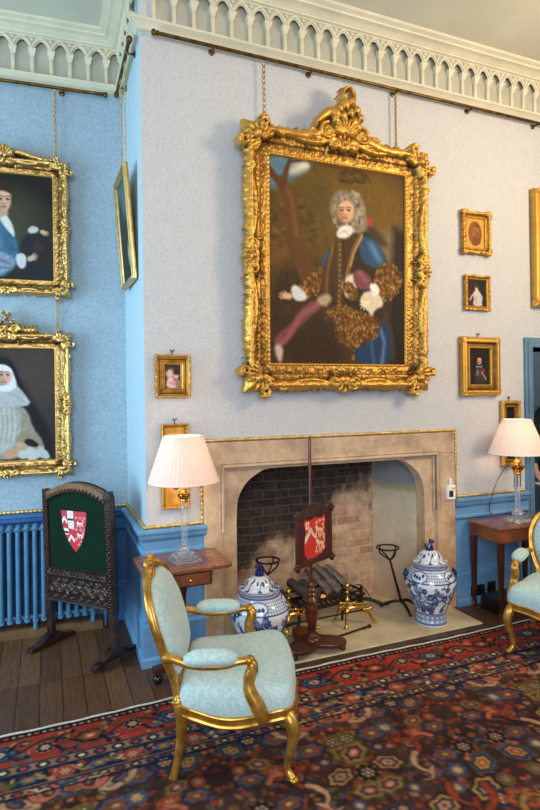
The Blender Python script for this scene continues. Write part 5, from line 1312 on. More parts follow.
# ================================================================ the carpet
def rug_paint(W, Hh, px):
    r = random.Random(11); P = Paint(W, Hh, (52, 38, 40))
    RED, NAVY, SAL, TAN, OLV, BLU, CRM, RUST, DK = (152, 50, 38), (34, 38, 64), (192, 98, 74), (160, 118, 62), (84, 76, 42), (70, 84, 108), (190, 164, 128), (146, 58, 38), (30, 24, 28)
    T = lambda t: t/px
    P.a[int(T(.02)):int(T(.065))] = DK; P.a[int(T(.065)):int(T(.28))] = RED; P.a[int(T(.28)):int(T(.355))] = (120, 96, 78)
    P.a[int(T(.355)):int(T(.46))] = NAVY; P.a[int(T(.46)):int(T(.515))] = (124, 92, 74)
    P.a[:int(T(.02))] = (150, 120, 100)
    # weaver's streaks
    for (x0, x1) in ((.065, .28), (.355, .46)):
        a, b = int(T(x0)), int(T(x1)); P.a[a:b] *= (.75+.5*vnoise(b-a, W, 60, 3))[..., None]
    f0 = int(T(.515)); P.a[f0:] *= (.6+.8*vnoise(Hh-f0, W, 40, 6))[..., None]
    def guard(t0, t1, step, cols):
        y = T((t0+t1)/2); h = T(t1-t0)*.5
        for e in (t0+.004, t1-.004): P.line([(0, T(e)), (W, T(e))], 1.3, DK, .6)
        x = 0; i = 0
        while x < W:
            P.poly([(x, y), (x+step*.22, y-h*.62), (x+step*.6, y-h*.62), (x+step*.8, y), (x+step*.6, y+h*.62), (x+step*.22, y+h*.62)], DK if i % 2 else cols[0], .7)
            P.ell(x+step*.41, y, step*.18, h*.34, cols[1] if i % 2 else cols[2], .6); P.ell(x+step*.93, y, 1.2, h*.4, cols[3], .6); x += step; i += 1
    guard(.02, .065, 11, (NAVY, (190, 70, 54), TAN, CRM)); guard(.28, .355, 13, (NAVY, (196, 180, 150), (176, 60, 50), SAL)); guard(.46, .515, 11, (NAVY, CRM, RED, TAN))
    def rosette(x, y, R, c):
        P.ell(x, y, R, R, c[0], .9)
        for k in range(8): a = k*PI/4; P.ell(x+R*.72*math.cos(a), y+R*.72*math.sin(a), R*.3, R*.3, c[1], .8)
        P.ell(x, y, R*.45, R*.45, c[2], .7)
        for k in range(6): a = k*PI/3; P.ell(x+R*.4*math.cos(a), y+R*.4*math.sin(a), R*.13, R*.13, c[3], .5)
        P.ell(x, y, R*.17, R*.17, c[3], .5)
    def palmette(x, y, R, a, c):
        ca_, sa_ = math.cos(a), math.sin(a)
        for s_, cc, in ((1.0, c[0]), (.8, c[1]), (.58, c[2]), (.36, c[3]), (.18, c[4])):
            pts = []
            for k in range(24):
                q = 2*PI*k/24; rr = R*s_*(1+.14*math.cos(6*q)) ; u, v = rr*1.25*math.cos(q), rr*.85*math.sin(q)
                pts.append((x+u*ca_-v*sa_, y+u*sa_+v*ca_))
            P.poly(pts, cc, .9)
    def spray(x, y, n, R, cols):
        for _ in range(n):
            a = r.random()*6.3; q = R*r.random()**.5; c = r.choice(cols); P.ell(x+q*math.cos(a), y+q*math.sin(a), r.uniform(1.4, 3.2), r.uniform(1.2, 2.4), c, .6, r.random()*3)
    yb = T(.172)
    x = 14; i = 0
    # main border: meander, flowers in turn
    vine = [(q, yb+T(.052)*math.sin(q/T(.21)*PI)) for q in range(0, W+6, 5)]
    P.line(vine, 2.2, DK, .7); P.line([(q, y+1.4) for q, y in vine], 1.1, OLV, .6)
    while x < W+20:
        k = i % 4
        if k == 0: palmette(x, yb, T(.072), 0, (NAVY, BLU, NAVY, CRM, RED))
        elif k == 2: palmette(x, yb, T(.058), 0, (DK, OLV, RUST, (206, 90, 64), CRM))
        else: rosette(x, yb+(2 if k == 1 else -2), T(.042), ((196, 178, 150), DK, (186, 76, 60), CRM))
        for sg in (-1, 1): spray(x+T(.105), yb+sg*T(.065), 9, T(.045), (NAVY, DK, OLV, SAL, TAN, BLU)); P.line(curve([(x+T(.05), yb+sg*T(.02)), (x+T(.09), yb+sg*T(.07)), (x+T(.15), yb+sg*T(.06))], 4), 3, r.choice((NAVY, DK, OLV, (104, 36, 34))), .8, 1, 1)
        x += T(.21); i += 1
    yb = T(.408); x = 4; i = 0
    while x < W+20:
        if i % 2 == 0: rosette(x, yb, T(.043), (SAL, RUST, (150, 60, 50), CRM))
        else: palmette(x, yb, T(.032), 0, (BLU, OLV, TAN, RED, CRM)); 
        spray(x+T(.075), yb, 9, T(.045), (RED, SAL, TAN, OLV, BLU, CRM)); P.line(curve([(x+T(.03), yb-T(.03)), (x+T(.08), yb+T(.02)), (x+T(.12), yb-T(.02))], 4), 2.4, r.choice((RED, OLV, TAN)), .7, .9, 1)
        x += T(.15); i += 1
    # field: mirrored repeat of palmettes, arabesque bands and small flowers
    tw = T(1.24); th = T(.92); base = f0
    ops = []
    pal = [(NAVY, BLU, RUST, OLV, CRM), (RUST, (176, 84, 60), OLV, RED, TAN), (OLV, TAN, NAVY, SAL, CRM), (BLU, NAVY, (190, 150, 70), RUST, CRM), (DK, (186, 144, 76), NAVY, CRM, RED)]
    for gx in range(5):
        for gy in range(7):
            ops.append(('p' if (gx+gy) % 2 == 0 else 'r', (gx+.25+r.uniform(-.25, .25))*tw/10, (gy+.4+r.uniform(-.3, .3))*th/7, T(r.uniform(.040, .078)), r.uniform(-.8, .8), r.randrange(5)))
    arab = []
    for _ in range(9):
        x, y, a = r.uniform(0, tw/2), r.uniform(0, th), r.uniform(0, 6.3); pts = [(x, y)]; b = r.choice((-1, 1))*r.uniform(.35, .8)
        for k in range(6): a += b*(1 if k < 4 else -2.2); x += T(.042)*math.cos(a); y += T(.042)*math.sin(a); pts.append((x, y))
        arab.append((pts, r.choice((TAN, SAL, (176, 128, 60), (196, 150, 116), RUST, SAL)), r.uniform(3.5, 6)))
    fil = [(r.uniform(0, tw/2), r.uniform(0, th), r.choice((RED, SAL, TAN, OLV, BLU, RUST, (70, 60, 40), RED, OLV, RUST, (90, 44, 34))), r.uniform(1.3, 3.4), r.uniform(1.2, 2.4), r.random()*3) for _ in range(430)]
    for ty in range(int((Hh-base)/th)+1):
        for tx in range(int(W/tw)+1):
            for mir in (1, -1):
                def X(q): return tx*tw+(q if mir > 0 else tw-q)
                Y = lambda q: base+ty*th+q
                for q in fil: P.ell(X(q[0]), Y(q[1]), q[3], q[4], q[2], .7, q[5]*mir, .85)
                for o in ops:
                    if o[0] == 'p': palmette(X(o[1]), Y(o[2]), o[3], o[4]*mir, pal[o[5]])
                    else: rosette(X(o[1]), Y(o[2]), o[3]*.75, (pal[o[5]][1], pal[o[5]][0], pal[o[5]][2], CRM))
                for pts, c, w_ in arab:
                    q = curve([(X(a), Y(b)) for a, b in pts], 3); P.line(q, w_+2.2, DK, .8, .8, 2.4); P.line(q, w_, c, .7, 1, 1.2)
                    for k in (2, 4): P.line([(X(pts[k][0]), Y(pts[k][1])), (X(pts[k][0]+5), Y(pts[k][1]-5))], w_*.9, c, .7, 1, 1)
    g = P.a[f0:].copy(); g = (g+np.roll(g, 1, 0)+np.roll(g, -1, 0)+np.roll(g, 1, 1)+np.roll(g, -1, 1))/5; P.a[f0:] = (.66*P.a[f0:]+.34*g)*.80+np.array((17, 8, 4))
    m_ = P.a.mean(2, keepdims=True); P.a = m_+(P.a-m_)*.94
    P.a[:f0] *= (.86+.28*vnoise(f0, W, 200, 12))[..., None]; P.a[f0:] *= (.8+.4*vnoise(Hh-f0, W, 220, 13))[..., None]
    P.line([(0, T(.515)), (W, T(.515))], 1.6, DK, .7); return P
RX0, RX1, RY0, RPX = -1.75, 4.3, -.468, .0065
W_ = int((RX1-RX0)/RPX); H_ = 412
RP = rug_paint(W_, H_, RPX)
X, Y = np.meshgrid(RX0+np.arange(W_)*RPX, RY0-np.arange(H_)*RPX)
wv = .006*np.sin(X*2.1)+.004*np.sin(X*5.3+1)
me = grid_mesh('pile', np.stack([X, Y+wv*np.exp((Y-RY0)*3), np.full_like(X, .0125)], -1), W_, H_); set_cols(me, RP.linear().reshape(-1, 3))
MRUG = attr_mat('knotted_wool', .95, 0, .25, 300, Specular_IOR_Level=.08)
rug = thing('rug', 'large oriental rug with red and navy borders covering the floor before the hearth', 'rug', (0, 0, 0))
link('pile', me, MRUG, rug, True, 180)
b = MB(); n = 240
R = []
for i in range(n+1):
    x = RX0+(RX1-RX0)*i/n; y = RY0+.006*math.sin(x*2.1)+.004*math.sin(x*5.3+1)+.003*math.sin(x*31)
    R.append([(x, y-.012, .0135), (x, y-.004, .016), (x, y+.010, .010), (x, y+.014, .001), (x, y-.012, .001)])
b.rings(R); b.build('selvedge', mat('pale_wool_selvedge', rgb(186, 178, 168), rgb(222, 214, 204), 60, .95, bump=.4), rug, angle=180)
MB().box(RX0, RX1, RY0-H_*RPX, RY0, .001, .0115).build('backing', mat('rug_backing', rgb(110, 80, 66)), rug, smooth=False)

# ================================================================ radiator
MRAD = mat('radiator_paint', rgb(74, 122, 158), rgb(88, 136, 172), 6, .35)
rd = thing('radiator', 'blue painted column radiator along the alcove wall under the nun portrait', 'radiator', (*alc(-.66, .105), 0), AL)
for i in range(16):
    x = -.45+.056*i; b = MB()
    for y in (-.052, 0, .052):
        b.tube(curve([(x, y, .13), (x, y, .45), (x, y, .765)], 3), .0155, 8)
    b.tube([(x, -.056, .765), (x, -.03, .785), (x, .03, .785), (x, .056, .765)], .020, 8); b.tube([(x, -.056, .13), (x, -.03, .112), (x, .03, .112), (x, .056, .13)], .020, 8)
    if i in (0, 8, 15): b.tube([(x, -.052, .11), (x, -.056, .063)], .016, 8); b.tube([(x, .052, .11), (x, .03, .063)], .016, 8)
    b.tube([(x-.028, 0, .765), (x+.028, 0, .765)], .018, 8); b.tube([(x-.028, 0, .13), (x+.028, 0, .13)], .018, 8)
    b.build('radiator_section', MRAD, rd, angle=60)
b = MB(); b.tube(curve([(.44, .0, .12), (.475, .0, .12), (.478, .0, .06), (.478, .0, .002)], 4), .010, 8); b.lathe([(.018, .09), (.020, .12), (.012, .14), (.016, .17)], 10, (.478, 0, 0)); b.build('valve_pipe', MRAD, rd)

# ================================================================ carved screen with green cloth
t_ = NT('green_damask'); nz = t_.noise(26, 3, .5, None, 1.5); n3 = t_.noise(220, 2)
t_.base(t_.mix(.25, t_.ramp(nz, [(.42, rgb(8, 26, 18)), (.58, rgb(13, 36, 25))]), t_.ramp(n3, [(.3, rgb(6, 18, 12)), (.7, rgb(40, 80, 58))]))); t_.set(Roughness=.9, Specular_IOR_Level=.1); MGREEN = t_.m
MCARV = mat('carved_dark_oak', rgb(34, 21, 17), rgb(60, 38, 28), 14, .22, bump=.15, bscale=50)
MCARVL = mat('worn_oak_edge', rgb(104, 68, 40), rgb(134, 92, 56), 16, .35, bump=.15)
sc_ = thing('cloth_screen', 'carved oak standing screen with green cloth and red shield of arms, before the radiator', 'screen', (-.378, .36, .006), math.atan2(-.78, .63), ry=math.radians(-2.1))
HW = .30
for sg in (-1, 1):
    b = MB(); b.box(sg*HW-.024, sg*HW+.024, -.022, .022, .06, 1.085, .005)
    ps = b.build('post', MCARV, sc_, smooth=False)
    b = MB()
    for k in range(40): z = .32+.0185*k; b.sphere((sg*(HW-.002)+.006*(-1)**k, -.024, z), (.011, .007, .0095), 6, 5)
    b.build('carved_edging', MCARV, ps)
    b = MB(); P = [(-.185, .0), (-.185, .022), (-.165, .034), (-.12, .036), (-.08, .060), (-.03, .085), (.03, .085), (.08, .060), (.12, .036), (.165, .034), (.185, .022), (.185, 0), (.12, 0), (.09, .012), (-.09, .012), (-.12, 0)]
    b.prism([(y, z) for y, z in P], sg*HW-.026, sg*HW+.026, 'x'); b.build('sledge_foot', MCARV, sc_, smooth=False, bevel=.004)
def arch_z(x, off=0): return 1.048+.084*max(0.0, math.cos(max(-1, min(1, x/HW))*PI/2))**.8+off
xs = np.linspace(-HW+.0, HW-.0, 25)
b = MB(); b.rings([[(x, -.026, arch_z(x)-.052), (x, -.026, arch_z(x)), (x, .024, arch_z(x)), (x, .024, arch_z(x)-.052)] for x in xs[1:-1]])
ar = b.build('arched_rail', MCARVL, sc_, angle=40)
b = MB()
for k in range(34):
    x = -HW+.02+(2*HW-.04)*k/33; b.sphere((x, -.028, arch_z(x)-.047+.006*(-1)**k), (.011, .008, .009), 6, 5)
b.build('carved_edging', MCARV, ar)
b = MB(); b.rings([[(x, -.005, .50), (x, -.005, arch_z(x)-.03), (x, .012, arch_z(x)-.03), (x, .012, .50)] for x in np.linspace(-HW+.02, HW-.02, 25)])
cl = b.build('cloth_panel', MGREEN, sc_, angle=40)
MB().rings([[(x, .0245, .30), (x, .0245, arch_z(x)+.006), (x, .034, arch_z(x)+.006), (x, .034, .30)] for x in np.linspace(-HW-.015, HW+.015, 25)]).build('back_cloth', MGREEN, sc_, angle=40)
# carved lower panel: scrolling relief
R = Relief(-HW+.02, HW-.02, .315, .545, .0034)
R.m[:] = True; R.h[:] = .006
for i in range(-7, 8):
    x = i*.038; R.scroll(x, .525, .014, i*1.3, 1.1, .006, .012, .014); R.stroke([(x+.019, .515), (x+.019, .535)], .006, .006, .012, .014)
R.stroke([(-HW, .545), (HW, .545)], .010, .010, .014, .012); R.stroke([(-HW, .502), (HW, .502)], .008, .008, .014, .010)
for i in range(-3, 4):
    x = i*.078; s_ = (-1)**i
    R.scroll(x, .415, .034, i*1.7, 1.6*s_, .010, .016, .010); R.leaf(x+.03, .415, s_*1.0, .06, .014, .014, s_*.9, .010); R.leaf(x-.02, .40, PI+s_*.8, .055, .013, .014, -s_*.8, .010); R.stroke([(x+.04, .46), (x+.04, .46)], .012, .012, .016, .010); R.stroke([(x+.02, .352), (x+.02, .352)], .011, .011, .016, .010)
R.stroke([(-HW, .324), (HW, .324)], .010, .010, .012, .012)
R.mesh('carved_panel', attr_mat('polished_carving', .22, 0), sc_, -.008, (70, 50, 46), (18, 11, 10))
MB().box(-HW+.024, HW-.024, -.008, .010, .315, .545).build('lower_board', MCARV, sc_, smooth=False)
# the painted shield
WHT, SRED, SBLK = (226, 222, 222), (200, 44, 54), (36, 32, 40)
def lion(P, x, y, s, c):
    P.line(curve([(x-s*.5, y-s*.05), (x-s*.1, y-s*.12), (x+s*.3, y-s*.05)]), s*.30, c, .6)
    P.ell(x-s*.55, y-s*.28, s*.24, s*.22, c, .6)
    for dx, ex in ((-.45, -.75), (-.25, -.2), (.2, .1), (.35, .55)): P.line([(x+s*dx, y), (x+s*(dx+ex)/2, y+s*.25), (x+s*ex, y+s*.5)], s*.15, c, .6)
    P.line(curve([(x+s*.4, y-s*.1), (x+s*.65, y-s*.4), (x+s*.4, y-s*.62), (x+s*.6, y-s*.75)]), s*.12, c, .6)
def cross(P, x, y, s, c):
    P.line([(x-s, y), (x+s, y)], s*.4, c, .5); P.line([(x, y-s), (x, y+s)], s*.4, c, .5)
    for dx, dy in ((s, 0), (-s, 0), (0, s), (0, -s)): P.ell(x+dx, y+dy, s*.36, s*.36, c, .5)
def shield_mask(P, pts, smooth=0):
    Q = Paint(P.w, P.h, (0, 0, 0)); Q.H = P.H; Q.k = P.k; Q.poly(pts, (255, 255, 255), .3, 1, smooth); return (Q.a[:-1, :-1, 0] > 127)
P = Paint(150, 220, SRED, [(283, 163), (413, 175), (413, 364), (283, 356)])
P.poly([(316, 160), (348, 168), (348, 206), (316, 204)], WHT, .5); P.poly([(318, 204), (350, 206), (350, 256), (322, 250)], WHT, .5); P.poly([(317, 203), (350, 206), (350, 216), (317, 213)], SBLK, .5)
for y in (180, 190, 224, 236): P.line([(322, y), (344, y+1)], 2, (176, 176, 180), .5)
P.poly([(284, 214), (300, 190), (316, 214), (316, 232), (300, 210), (290, 228)], WHT, .5)
P.poly([(292, 248), (320, 252), (322, 282), (300, 278)], WHT, .5); P.poly([(296, 262), (320, 266), (320, 276), (298, 272)], SBLK, .5)
P.poly([(312, 318), (332, 278), (354, 306), (350, 318), (333, 296), (320, 322)], WHT, .5)
for x, y in ((362, 202), (382, 204), (402, 207), (362, 257), (384, 259), (403, 261), (358, 302), (384, 312), (372, 326)): cross(P, x, y, 6, (236, 170, 172))
lion(P, 382, 232, 24, (240, 226, 226)); lion(P, 382, 286, 24, (240, 226, 226))
SH = [(283, 163), (413, 177), (410, 225), (398, 285), (380, 330), (355, 363), (330, 330), (305, 285), (290, 235)]
canvas('painted_shield', P, .245, .275, attr_mat('heraldic_paint', .5), cl, -.0065, shield_mask(P, SH, 0), 'red and white shield with lions and chevrons', cx=-.030, cz=.805)

# ================================================================ pole screen
MREDW = mat('turned_mahogany', rgb(66, 28, 18), rgb(104, 50, 32), 10, .18)
pz = thing('pole_screen', 'mahogany pole screen on three-cornered base with red shield of arms, standing on the hearth', 'screen', (1.035, -.268, .0225), 0)
b = MB(); P = [((.098+.130*abs(math.cos(1.5*(a_-PI/2)))**2.2)*math.cos(a_), (.098+.130*abs(math.cos(1.5*(a_-PI/2)))**2.2)*math.sin(a_)) for a_ in np.linspace(0, 2*PI, 72, endpoint=False)]
b.prism(P, .042, .068, 'z'); b.build('tripod_base', MMAHD, pz, smooth=False, bevel=.005)
for k in range(3):
    a = math.radians(90+120*k); MB().sphere((.20*math.cos(a), .20*math.sin(a), .021), (.023, .023, .021), 12, 8).build('bun_foot', MMAHD, pz)
MB().lathe([(.062, .0682), (.062, .078), (.045, .088), (.030, .096), (.022, .11), (.026, .14), (.038, .20), (.043, .25), (.040, .29), (.030, .31), (.040, .325), (.030, .34), (.022, .35), (.034, .365), (.022, .38), (.032, .395), (.020, .41), (.028, .425), (.018, .44), (.016, .46), (.026, .468), (.014, .478)], 20).build('baluster', MREDW, pz, angle=60)
MB().lathe([(.0105, .47), (.0105, 1.395), (.006, 1.41), (.002, 1.414)], 12).build('pole', MREDW, pz)
pn = thing('p', '', '', (0, 0, 0)); bpy.data.objects.remove(pn)
fw_, fh_, zc_ = .385, .352, .752
M = Matrix.Rotation(math.atan2(.44, .90), 4, 'Z') @ Matrix.Translation((0, -.030, zc_))
b = MB(); ins = .034
b.box(-fw_/2, -fw_/2+ins, -.010, .010, -fh_/2, fh_/2, .004); b.box(fw_/2-ins, fw_/2, -.010, .010, -fh_/2, fh_/2, .004); b.box(-fw_/2, fw_/2, -.0095, .0095, -fh_/2, -fh_/2+ins, .004)
top = [(-fw_/2, fh_/2-ins), (-fw_/2, fh_/2-.004)] + [(x, fh_/2+.034*max(0, math.cos(x/(fw_*.40)*PI/2))) for x in np.linspace(-fw_*.36, fw_*.36, 15)] + [(fw_/2, fh_/2-.004), (fw_/2, fh_/2-ins)]
b.prism(top, -.0095, .0095); b.xf(M); fr = b.build('panel_frame', MMAHD, pz, smooth=False)
for sx in (-1, 1):
    for sz in (-1, 1):
        x, z = sx*(fw_/2-.008), sz*(fh_/2-.008); b = MB()
        for dx, dz in ((0, 0), (.020*sx, 0), (0, .020*sz), (-.020*sx, 0), (0, -.020*sz)): b.sphere((x+dx*.8, -.006, z+dz*.8), (.014, .020, .014), 8, 6)
        b.xf(M); b.build('corner_boss', MMAHD, fr)
MB().box(-fw_/2+ins-.004, fw_/2-ins+.004, -.004, .006, -fh_/2+ins-.004, fh_/2-ins+.004).xf(M).build('velvet', mat('maroon_velvet', rgb(66, 16, 20), rgb(84, 22, 26), 60, .9), fr, smooth=False)
P = Paint(150, 190, (206, 48, 36), [(172, 205), (388, 165), (388, 440), (172, 478)])
CR = (230, 200, 160)
P.poly([(188, 228), (224, 222), (222, 270), (190, 276)], (236, 214, 186), 2); P.poly([(200, 240), (214, 236), (212, 260), (200, 262)], (206, 48, 36), 2); P.line([(206, 240), (207, 258)], 4, (236, 214, 186), 1.5)
P.poly([(180, 355), (182, 325), (238, 255), (286, 320), (284, 340), (240, 296), (184, 372)], (226, 216, 186), 2)
for k in range(4): P.line([(198+k*12, 318-k*16), (216+k*16, 306+k*4-16)], 3, (120, 116, 90), 1.5, .8)
lion(P, 332, 278, 62, CR); lion(P, 338, 368, 62, CR)
for x, y in ((298, 228), (330, 212), (366, 206), (294, 322), (330, 318), (368, 310), (294, 420), (330, 415), (362, 398)): cross(P, x, y, 12, CR)
SH = [(184, 205), (206, 214), (236, 212), (286, 188), (330, 196), (358, 186), (374, 166), (388, 205), (378, 240), (384, 320), (384, 390), (350, 430), (306, 446), (280, 482), (258, 462), (206, 470), (180, 440), (172, 385), (184, 320), (184, 270), (170, 248)]
o = canvas('embroidered_shield', P, .235, .27, attr_mat('embroidery', .8, 0, .3, 300), fr, -.0055, shield_mask(P, SH, 0), 'red shield with cream lions and chevron'); o.matrix_local = M

# ================================================================ hearth things
def fire_basket():
    t = thing('fire_basket', 'black iron fire basket of logs at the back of the hearth', 'fire basket', (1.37, .245, .0225), math.radians(7))
    b = MB()
    for y in (-.13, 0.12):
        b.tube([(-.29, y, .105), (.29, y, .105)], .011, 8); b.tube([(-.29, y, .165), (.29, y, .165)], .009, 8)
    for x in (-.29, .29): b.tube([(x, -.13, .105), (x, .12, .105)], .011, 8); b.tube([(x, -.13, .165), (x, .12, .165)], .009, 8)
    for i in range(13): x = -.27+.045*i; b.tube([(x, -.13, .105), (x, .12, .105)], .006, 6); b.tube([(x, -.135, .10), (x, -.135, .168)], .005, 6)
    b.build('grate', MIRON, t)
    for x in (-.29, .29):
        for y in (-.13, .12): MB().tube(curve([(x, y, .20), (x, y, .10), (x, y-.01, .04), (x+.02*np.sign(x), y-.015, .008)], 4), .011, 8).build('leg', MIRON, t)
    return t
fb = fire_basket()
MLOGD = mat('charred_log', rgb(38, 36, 36), rgb(76, 72, 70), 9, .9, bump=.5, bscale=26)
t_ = NT('ashen_bark'); mp = t_.new('Mapping'); mp.inputs['Scale'].default_value = (9, 40, 40); t_.link(t_.coords(), mp.inputs['Vector']); nb = t_.noise(1.0, 5, .6, mp.outputs[0], .6)
t_.base(t_.ramp(nb, [(.3, rgb(52, 46, 44)), (.5, rgb(98, 88, 84)), (.68, rgb(136, 124, 116))])); t_.set(Roughness=.9); t_.bump(nb, .7, .012); MLOG = t_.m
def log(p0, p1, r, m_, label, seed):
    rr = random.Random(seed); P0, P1 = Vector(p0), Vector(p1); n = 9; L = (P1-P0).length; b = MB(); R = []
    for i in range(n):
        x = L*i/(n-1); k = 14; ph = rr.random()
        R.append([(x, r*(1+.10*math.sin(3*a+seed)+.05*math.sin(7*a+seed*2)+.04*rr.uniform(-1, 1))*math.cos(a)+.006*math.sin(i+seed), r*.8*(1+.10*math.sin(3*a+seed)+.04*rr.uniform(-1, 1))*math.sin(a)) for a in [2*PI*q/k for q in range(k)]])
    o = b.rings(R).build('log', m_, None, angle=60); d = P1-P0
    o.location = P0; o.rotation_euler = d.to_track_quat('X', 'Z').to_euler(); return tag(o, label, 'log', 'logs in the fire basket')
log((1.150, .345, .262), (1.205, .16, .215), .042, MLOGD, 'charred black log at the alcove end of the fire basket', 1)
log((1.248, .350, .240), (1.300, .165, .195), .042, MLOGD, 'charred black log lying second from the alcove end of the basket', 2)
log((1.318, .375, .345), (1.415, .175, .195), .034, MLOG, 'split grey log leaning in the middle of the fire basket', 3)
log((1.395, .380, .345), (1.505, .185, .195), .034, MLOG, 'split grey log leaning between two others in the fire basket', 4)
log((1.482, .375, .335), (1.592, .205, .208), .031, MLOG, 'split grey log nearest the doorway end of the fire basket', 5)
t_ = NT('ember'); nn = t_.noise(30, 3); t_.base(rgb(60, 24, 12)); t_.link(t_.ramp(nn, [(.45, (0, 0, 0, 1)), (.65, (1, .25, .04, 1))]), t_.b.inputs['Emission Color']); t_.set(Emission_Strength=1.6, Roughness=.9)
b = MB(); rr = random.Random(3)
for _ in range(9): b.sphere((1.352+rr.uniform(-.010, .010), .185+rr.uniform(-.02, .02), .165+rr.uniform(0, .02)), (rr.uniform(.010, .016), .014, .012), 7, 5)
tag(b.build('embers', t_.m), 'small heap of orange glowing embers between the logs', 'embers', kind='stuff')

def andiron(label, loc, rz, mir=1):
    t = thing('andiron', label, 'andiron', loc, rz, 'brass andirons')
    b = MB().lathe([(.020, .10), (.024, .11), (.014, .12), (.010, .15), (.016, .165), (.020, .18), (.012, .195), (.008, .225), (.013, .235), (.008, .245), (.018, .262), (.021, .28), (.016, .296), (.005, .304)], 14); b.build('column', MBRASS, t)
    for a, L in ((-.35, .21), (2.4, .10), (-2.2, .10)):
        c_, s_ = math.cos(a), math.sin(a)
        b = MB().tube(curve([(0, 0, .115), (.35*L*c_, .35*L*s_, .120), (.75*L*c_, .75*L*s_, .075), (.86*L*c_, .86*L*s_, .03), (L*c_, L*s_, .010)], 4), [.013]*4+[.012]*4+[.010]*4+[.011]*4+[.013], 8); b.sphere((L*c_, L*s_, .010), (.017, .015, .010), 8, 6); b.build('claw_leg', MBRASS, t)
    c_, s_ = math.cos(-.35), math.sin(-.35); b = MB()
    for z in (.125, .155): 
        b.tube([(-.05*c_, -.05*s_, z), (.13*c_, .13*s_, z-.01)], .007, 8)
        for q in (-.05, .05, .13): b.sphere((q*c_, q*s_, z-.004), .014, 8, 6)
    for q in (-.03, .03, .07, .11): b.tube([(q*c_, q*s_, .16), (q*c_, q*s_, .10)], .006, 8); b.sphere((q*c_, q*s_, .128), .011, 8, 6)
    b.build('gallery', MBRASS, t)
    MB().tube(curve([(0, .01, .115), (.0, .05, .085), (.0, .078, .05), (.0, .082, .0)], 4), .009, 8).build('billet_bar', MIRON, t)
    return t
andiron('brass andiron on the hearth nearer the doorway, fire irons resting on it', (1.455, -.01, .0225), 0)
andiron('brass andiron beside the pole screen base, nearer the alcove', (1.01, .055, .0225), math.radians(6))
def fire_iron(label, p0, p1, kind):
    P0, P1 = Vector(p0), Vector(p1); L = (P1-P0).length; t = thing('fire_iron', label, 'fire iron', p0, group='steel fire irons'); t.rotation_euler = (P1-P0).to_track_quat('X', 'Z').to_euler()
    MB().tube([(0, 0, 0), (L, 0, 0)], .0065, 8).build('shaft', MIRON, t)
    b = MB().lathe([(.004, 0), (.012, .008), (.014, .02), (.010, .034), (.007, .05), (.010, .07), (.007, .085)], 10).xf(Matrix.Translation((L, 0, 0)) @ Matrix.Rotation(-PI/2, 4, 'Y')); b.build('handle', MBRASS if kind == 'tongs' else MIRON, t)
    b = MB()
    if kind == 'shovel': b.rings([[(x, -w__, -.004+h_), (x, w__, -.004+h_), (x, w__, .002+h_), (x, -w__, .002+h_)] for x, w__, h_ in ((.02, .012, 0), (-.03, .045, -.004), (-.13, .05, -.008), (-.14, .046, -.002))])
    elif kind == 'tongs': b.tube([(.02, .0, 0), (-.05, .012, 0), (-.12, .010, -.004)], .006, 6); b.tube([(.02, 0, 0), (-.05, -.012, 0), (-.12, -.010, -.004)], .006, 6); b.sphere((-.12, .010, -.004), .012, 8, 6); b.sphere((-.12, -.01, -.004), .012, 8, 6)
    else: b.tube([(.02, 0, 0), (-.10, 0, 0)], [.0065, .003], 6)
    b.build({'shovel': 'pan', 'tongs': 'jaws', 'poker': 'point'}[kind], MIRON, t); return t
fire_iron('black iron poker across the andirons, the one deepest in the fireplace', (1.08, .078, .190), (1.66, .080, .187), 'poker')
fire_iron('black iron tongs across the andirons, between the poker and the shovel', (1.02, -.125, .150), (1.62, -.090, .142), 'tongs')
fire_iron('black iron shovel lying before the andirons towards the rug', (1.06, -.235, .034), (1.58, -.13, .034), 'shovel')

def iron_stand(label, loc, rz, lean=0.0):
    t = thing('iron_stand', label, 'iron stand', loc, rz, 'black iron cup stands')
    b = MB(); top = Vector((-lean, 0, .40))
    b.tube([(0, 0, .06), tuple(top)], [.012, .008], 8); b.build('stem', MIRON, t)
    for k in range(3):
        a = math.radians(20+120*k); MB().tube(curve([(0, 0, .065), (.06*math.cos(a), .06*math.sin(a), .060), (.13*math.cos(a), .13*math.sin(a), .030), (.16*math.cos(a), .16*math.sin(a), .010)], 4), [.012]*9+[.010]*4, 8).build('foot', MIRON, t)
    b = MB(); c_ = top+Vector((-.02*(lean > 0), 0, .10)); b.torus(tuple(c_), .085, .007, 24, 6)
    for k in range(4):
        a = math.radians(10+90*k); b.tube(curve([tuple(top), (top.x+.035*math.cos(a), .035*math.sin(a), .425), (c_.x+.080*math.cos(a), .080*math.sin(a), .47), (c_.x+.085*math.cos(a), .085*math.sin(a), .50)], 4), .006, 6)
    b.build('cup', MIRON, t); return t
iron_stand('leaning black iron cup stand on the hearth, beside the jar nearer the doorway', (1.975, .055, .0225), 0, .10)
iron_stand('black iron cup stand mostly hidden behind the jar nearer the armchair', (.885, .135, .0225), math.radians(30))
tag(MB().tube(curve([(1.70, .255, .05), (1.74, .25, .075), (1.80, .225, .070), (1.885, .17, .036)], 4), .014, 8).build('iron_bar', MIRON), 'short black iron bar lying at the back of the hearth by the logs', 'iron bar')
tag(MB().tube(curve([(1.62, .33, .03), (1.68, .34, .11), (1.76, .34, .16), (1.83, .33, .10), (1.87, .28, .028), (1.93, .16, .028)], 6), .004, 6).build('wire', MIRON), 'thin black wire looping up behind the logs against the brick', 'cable')

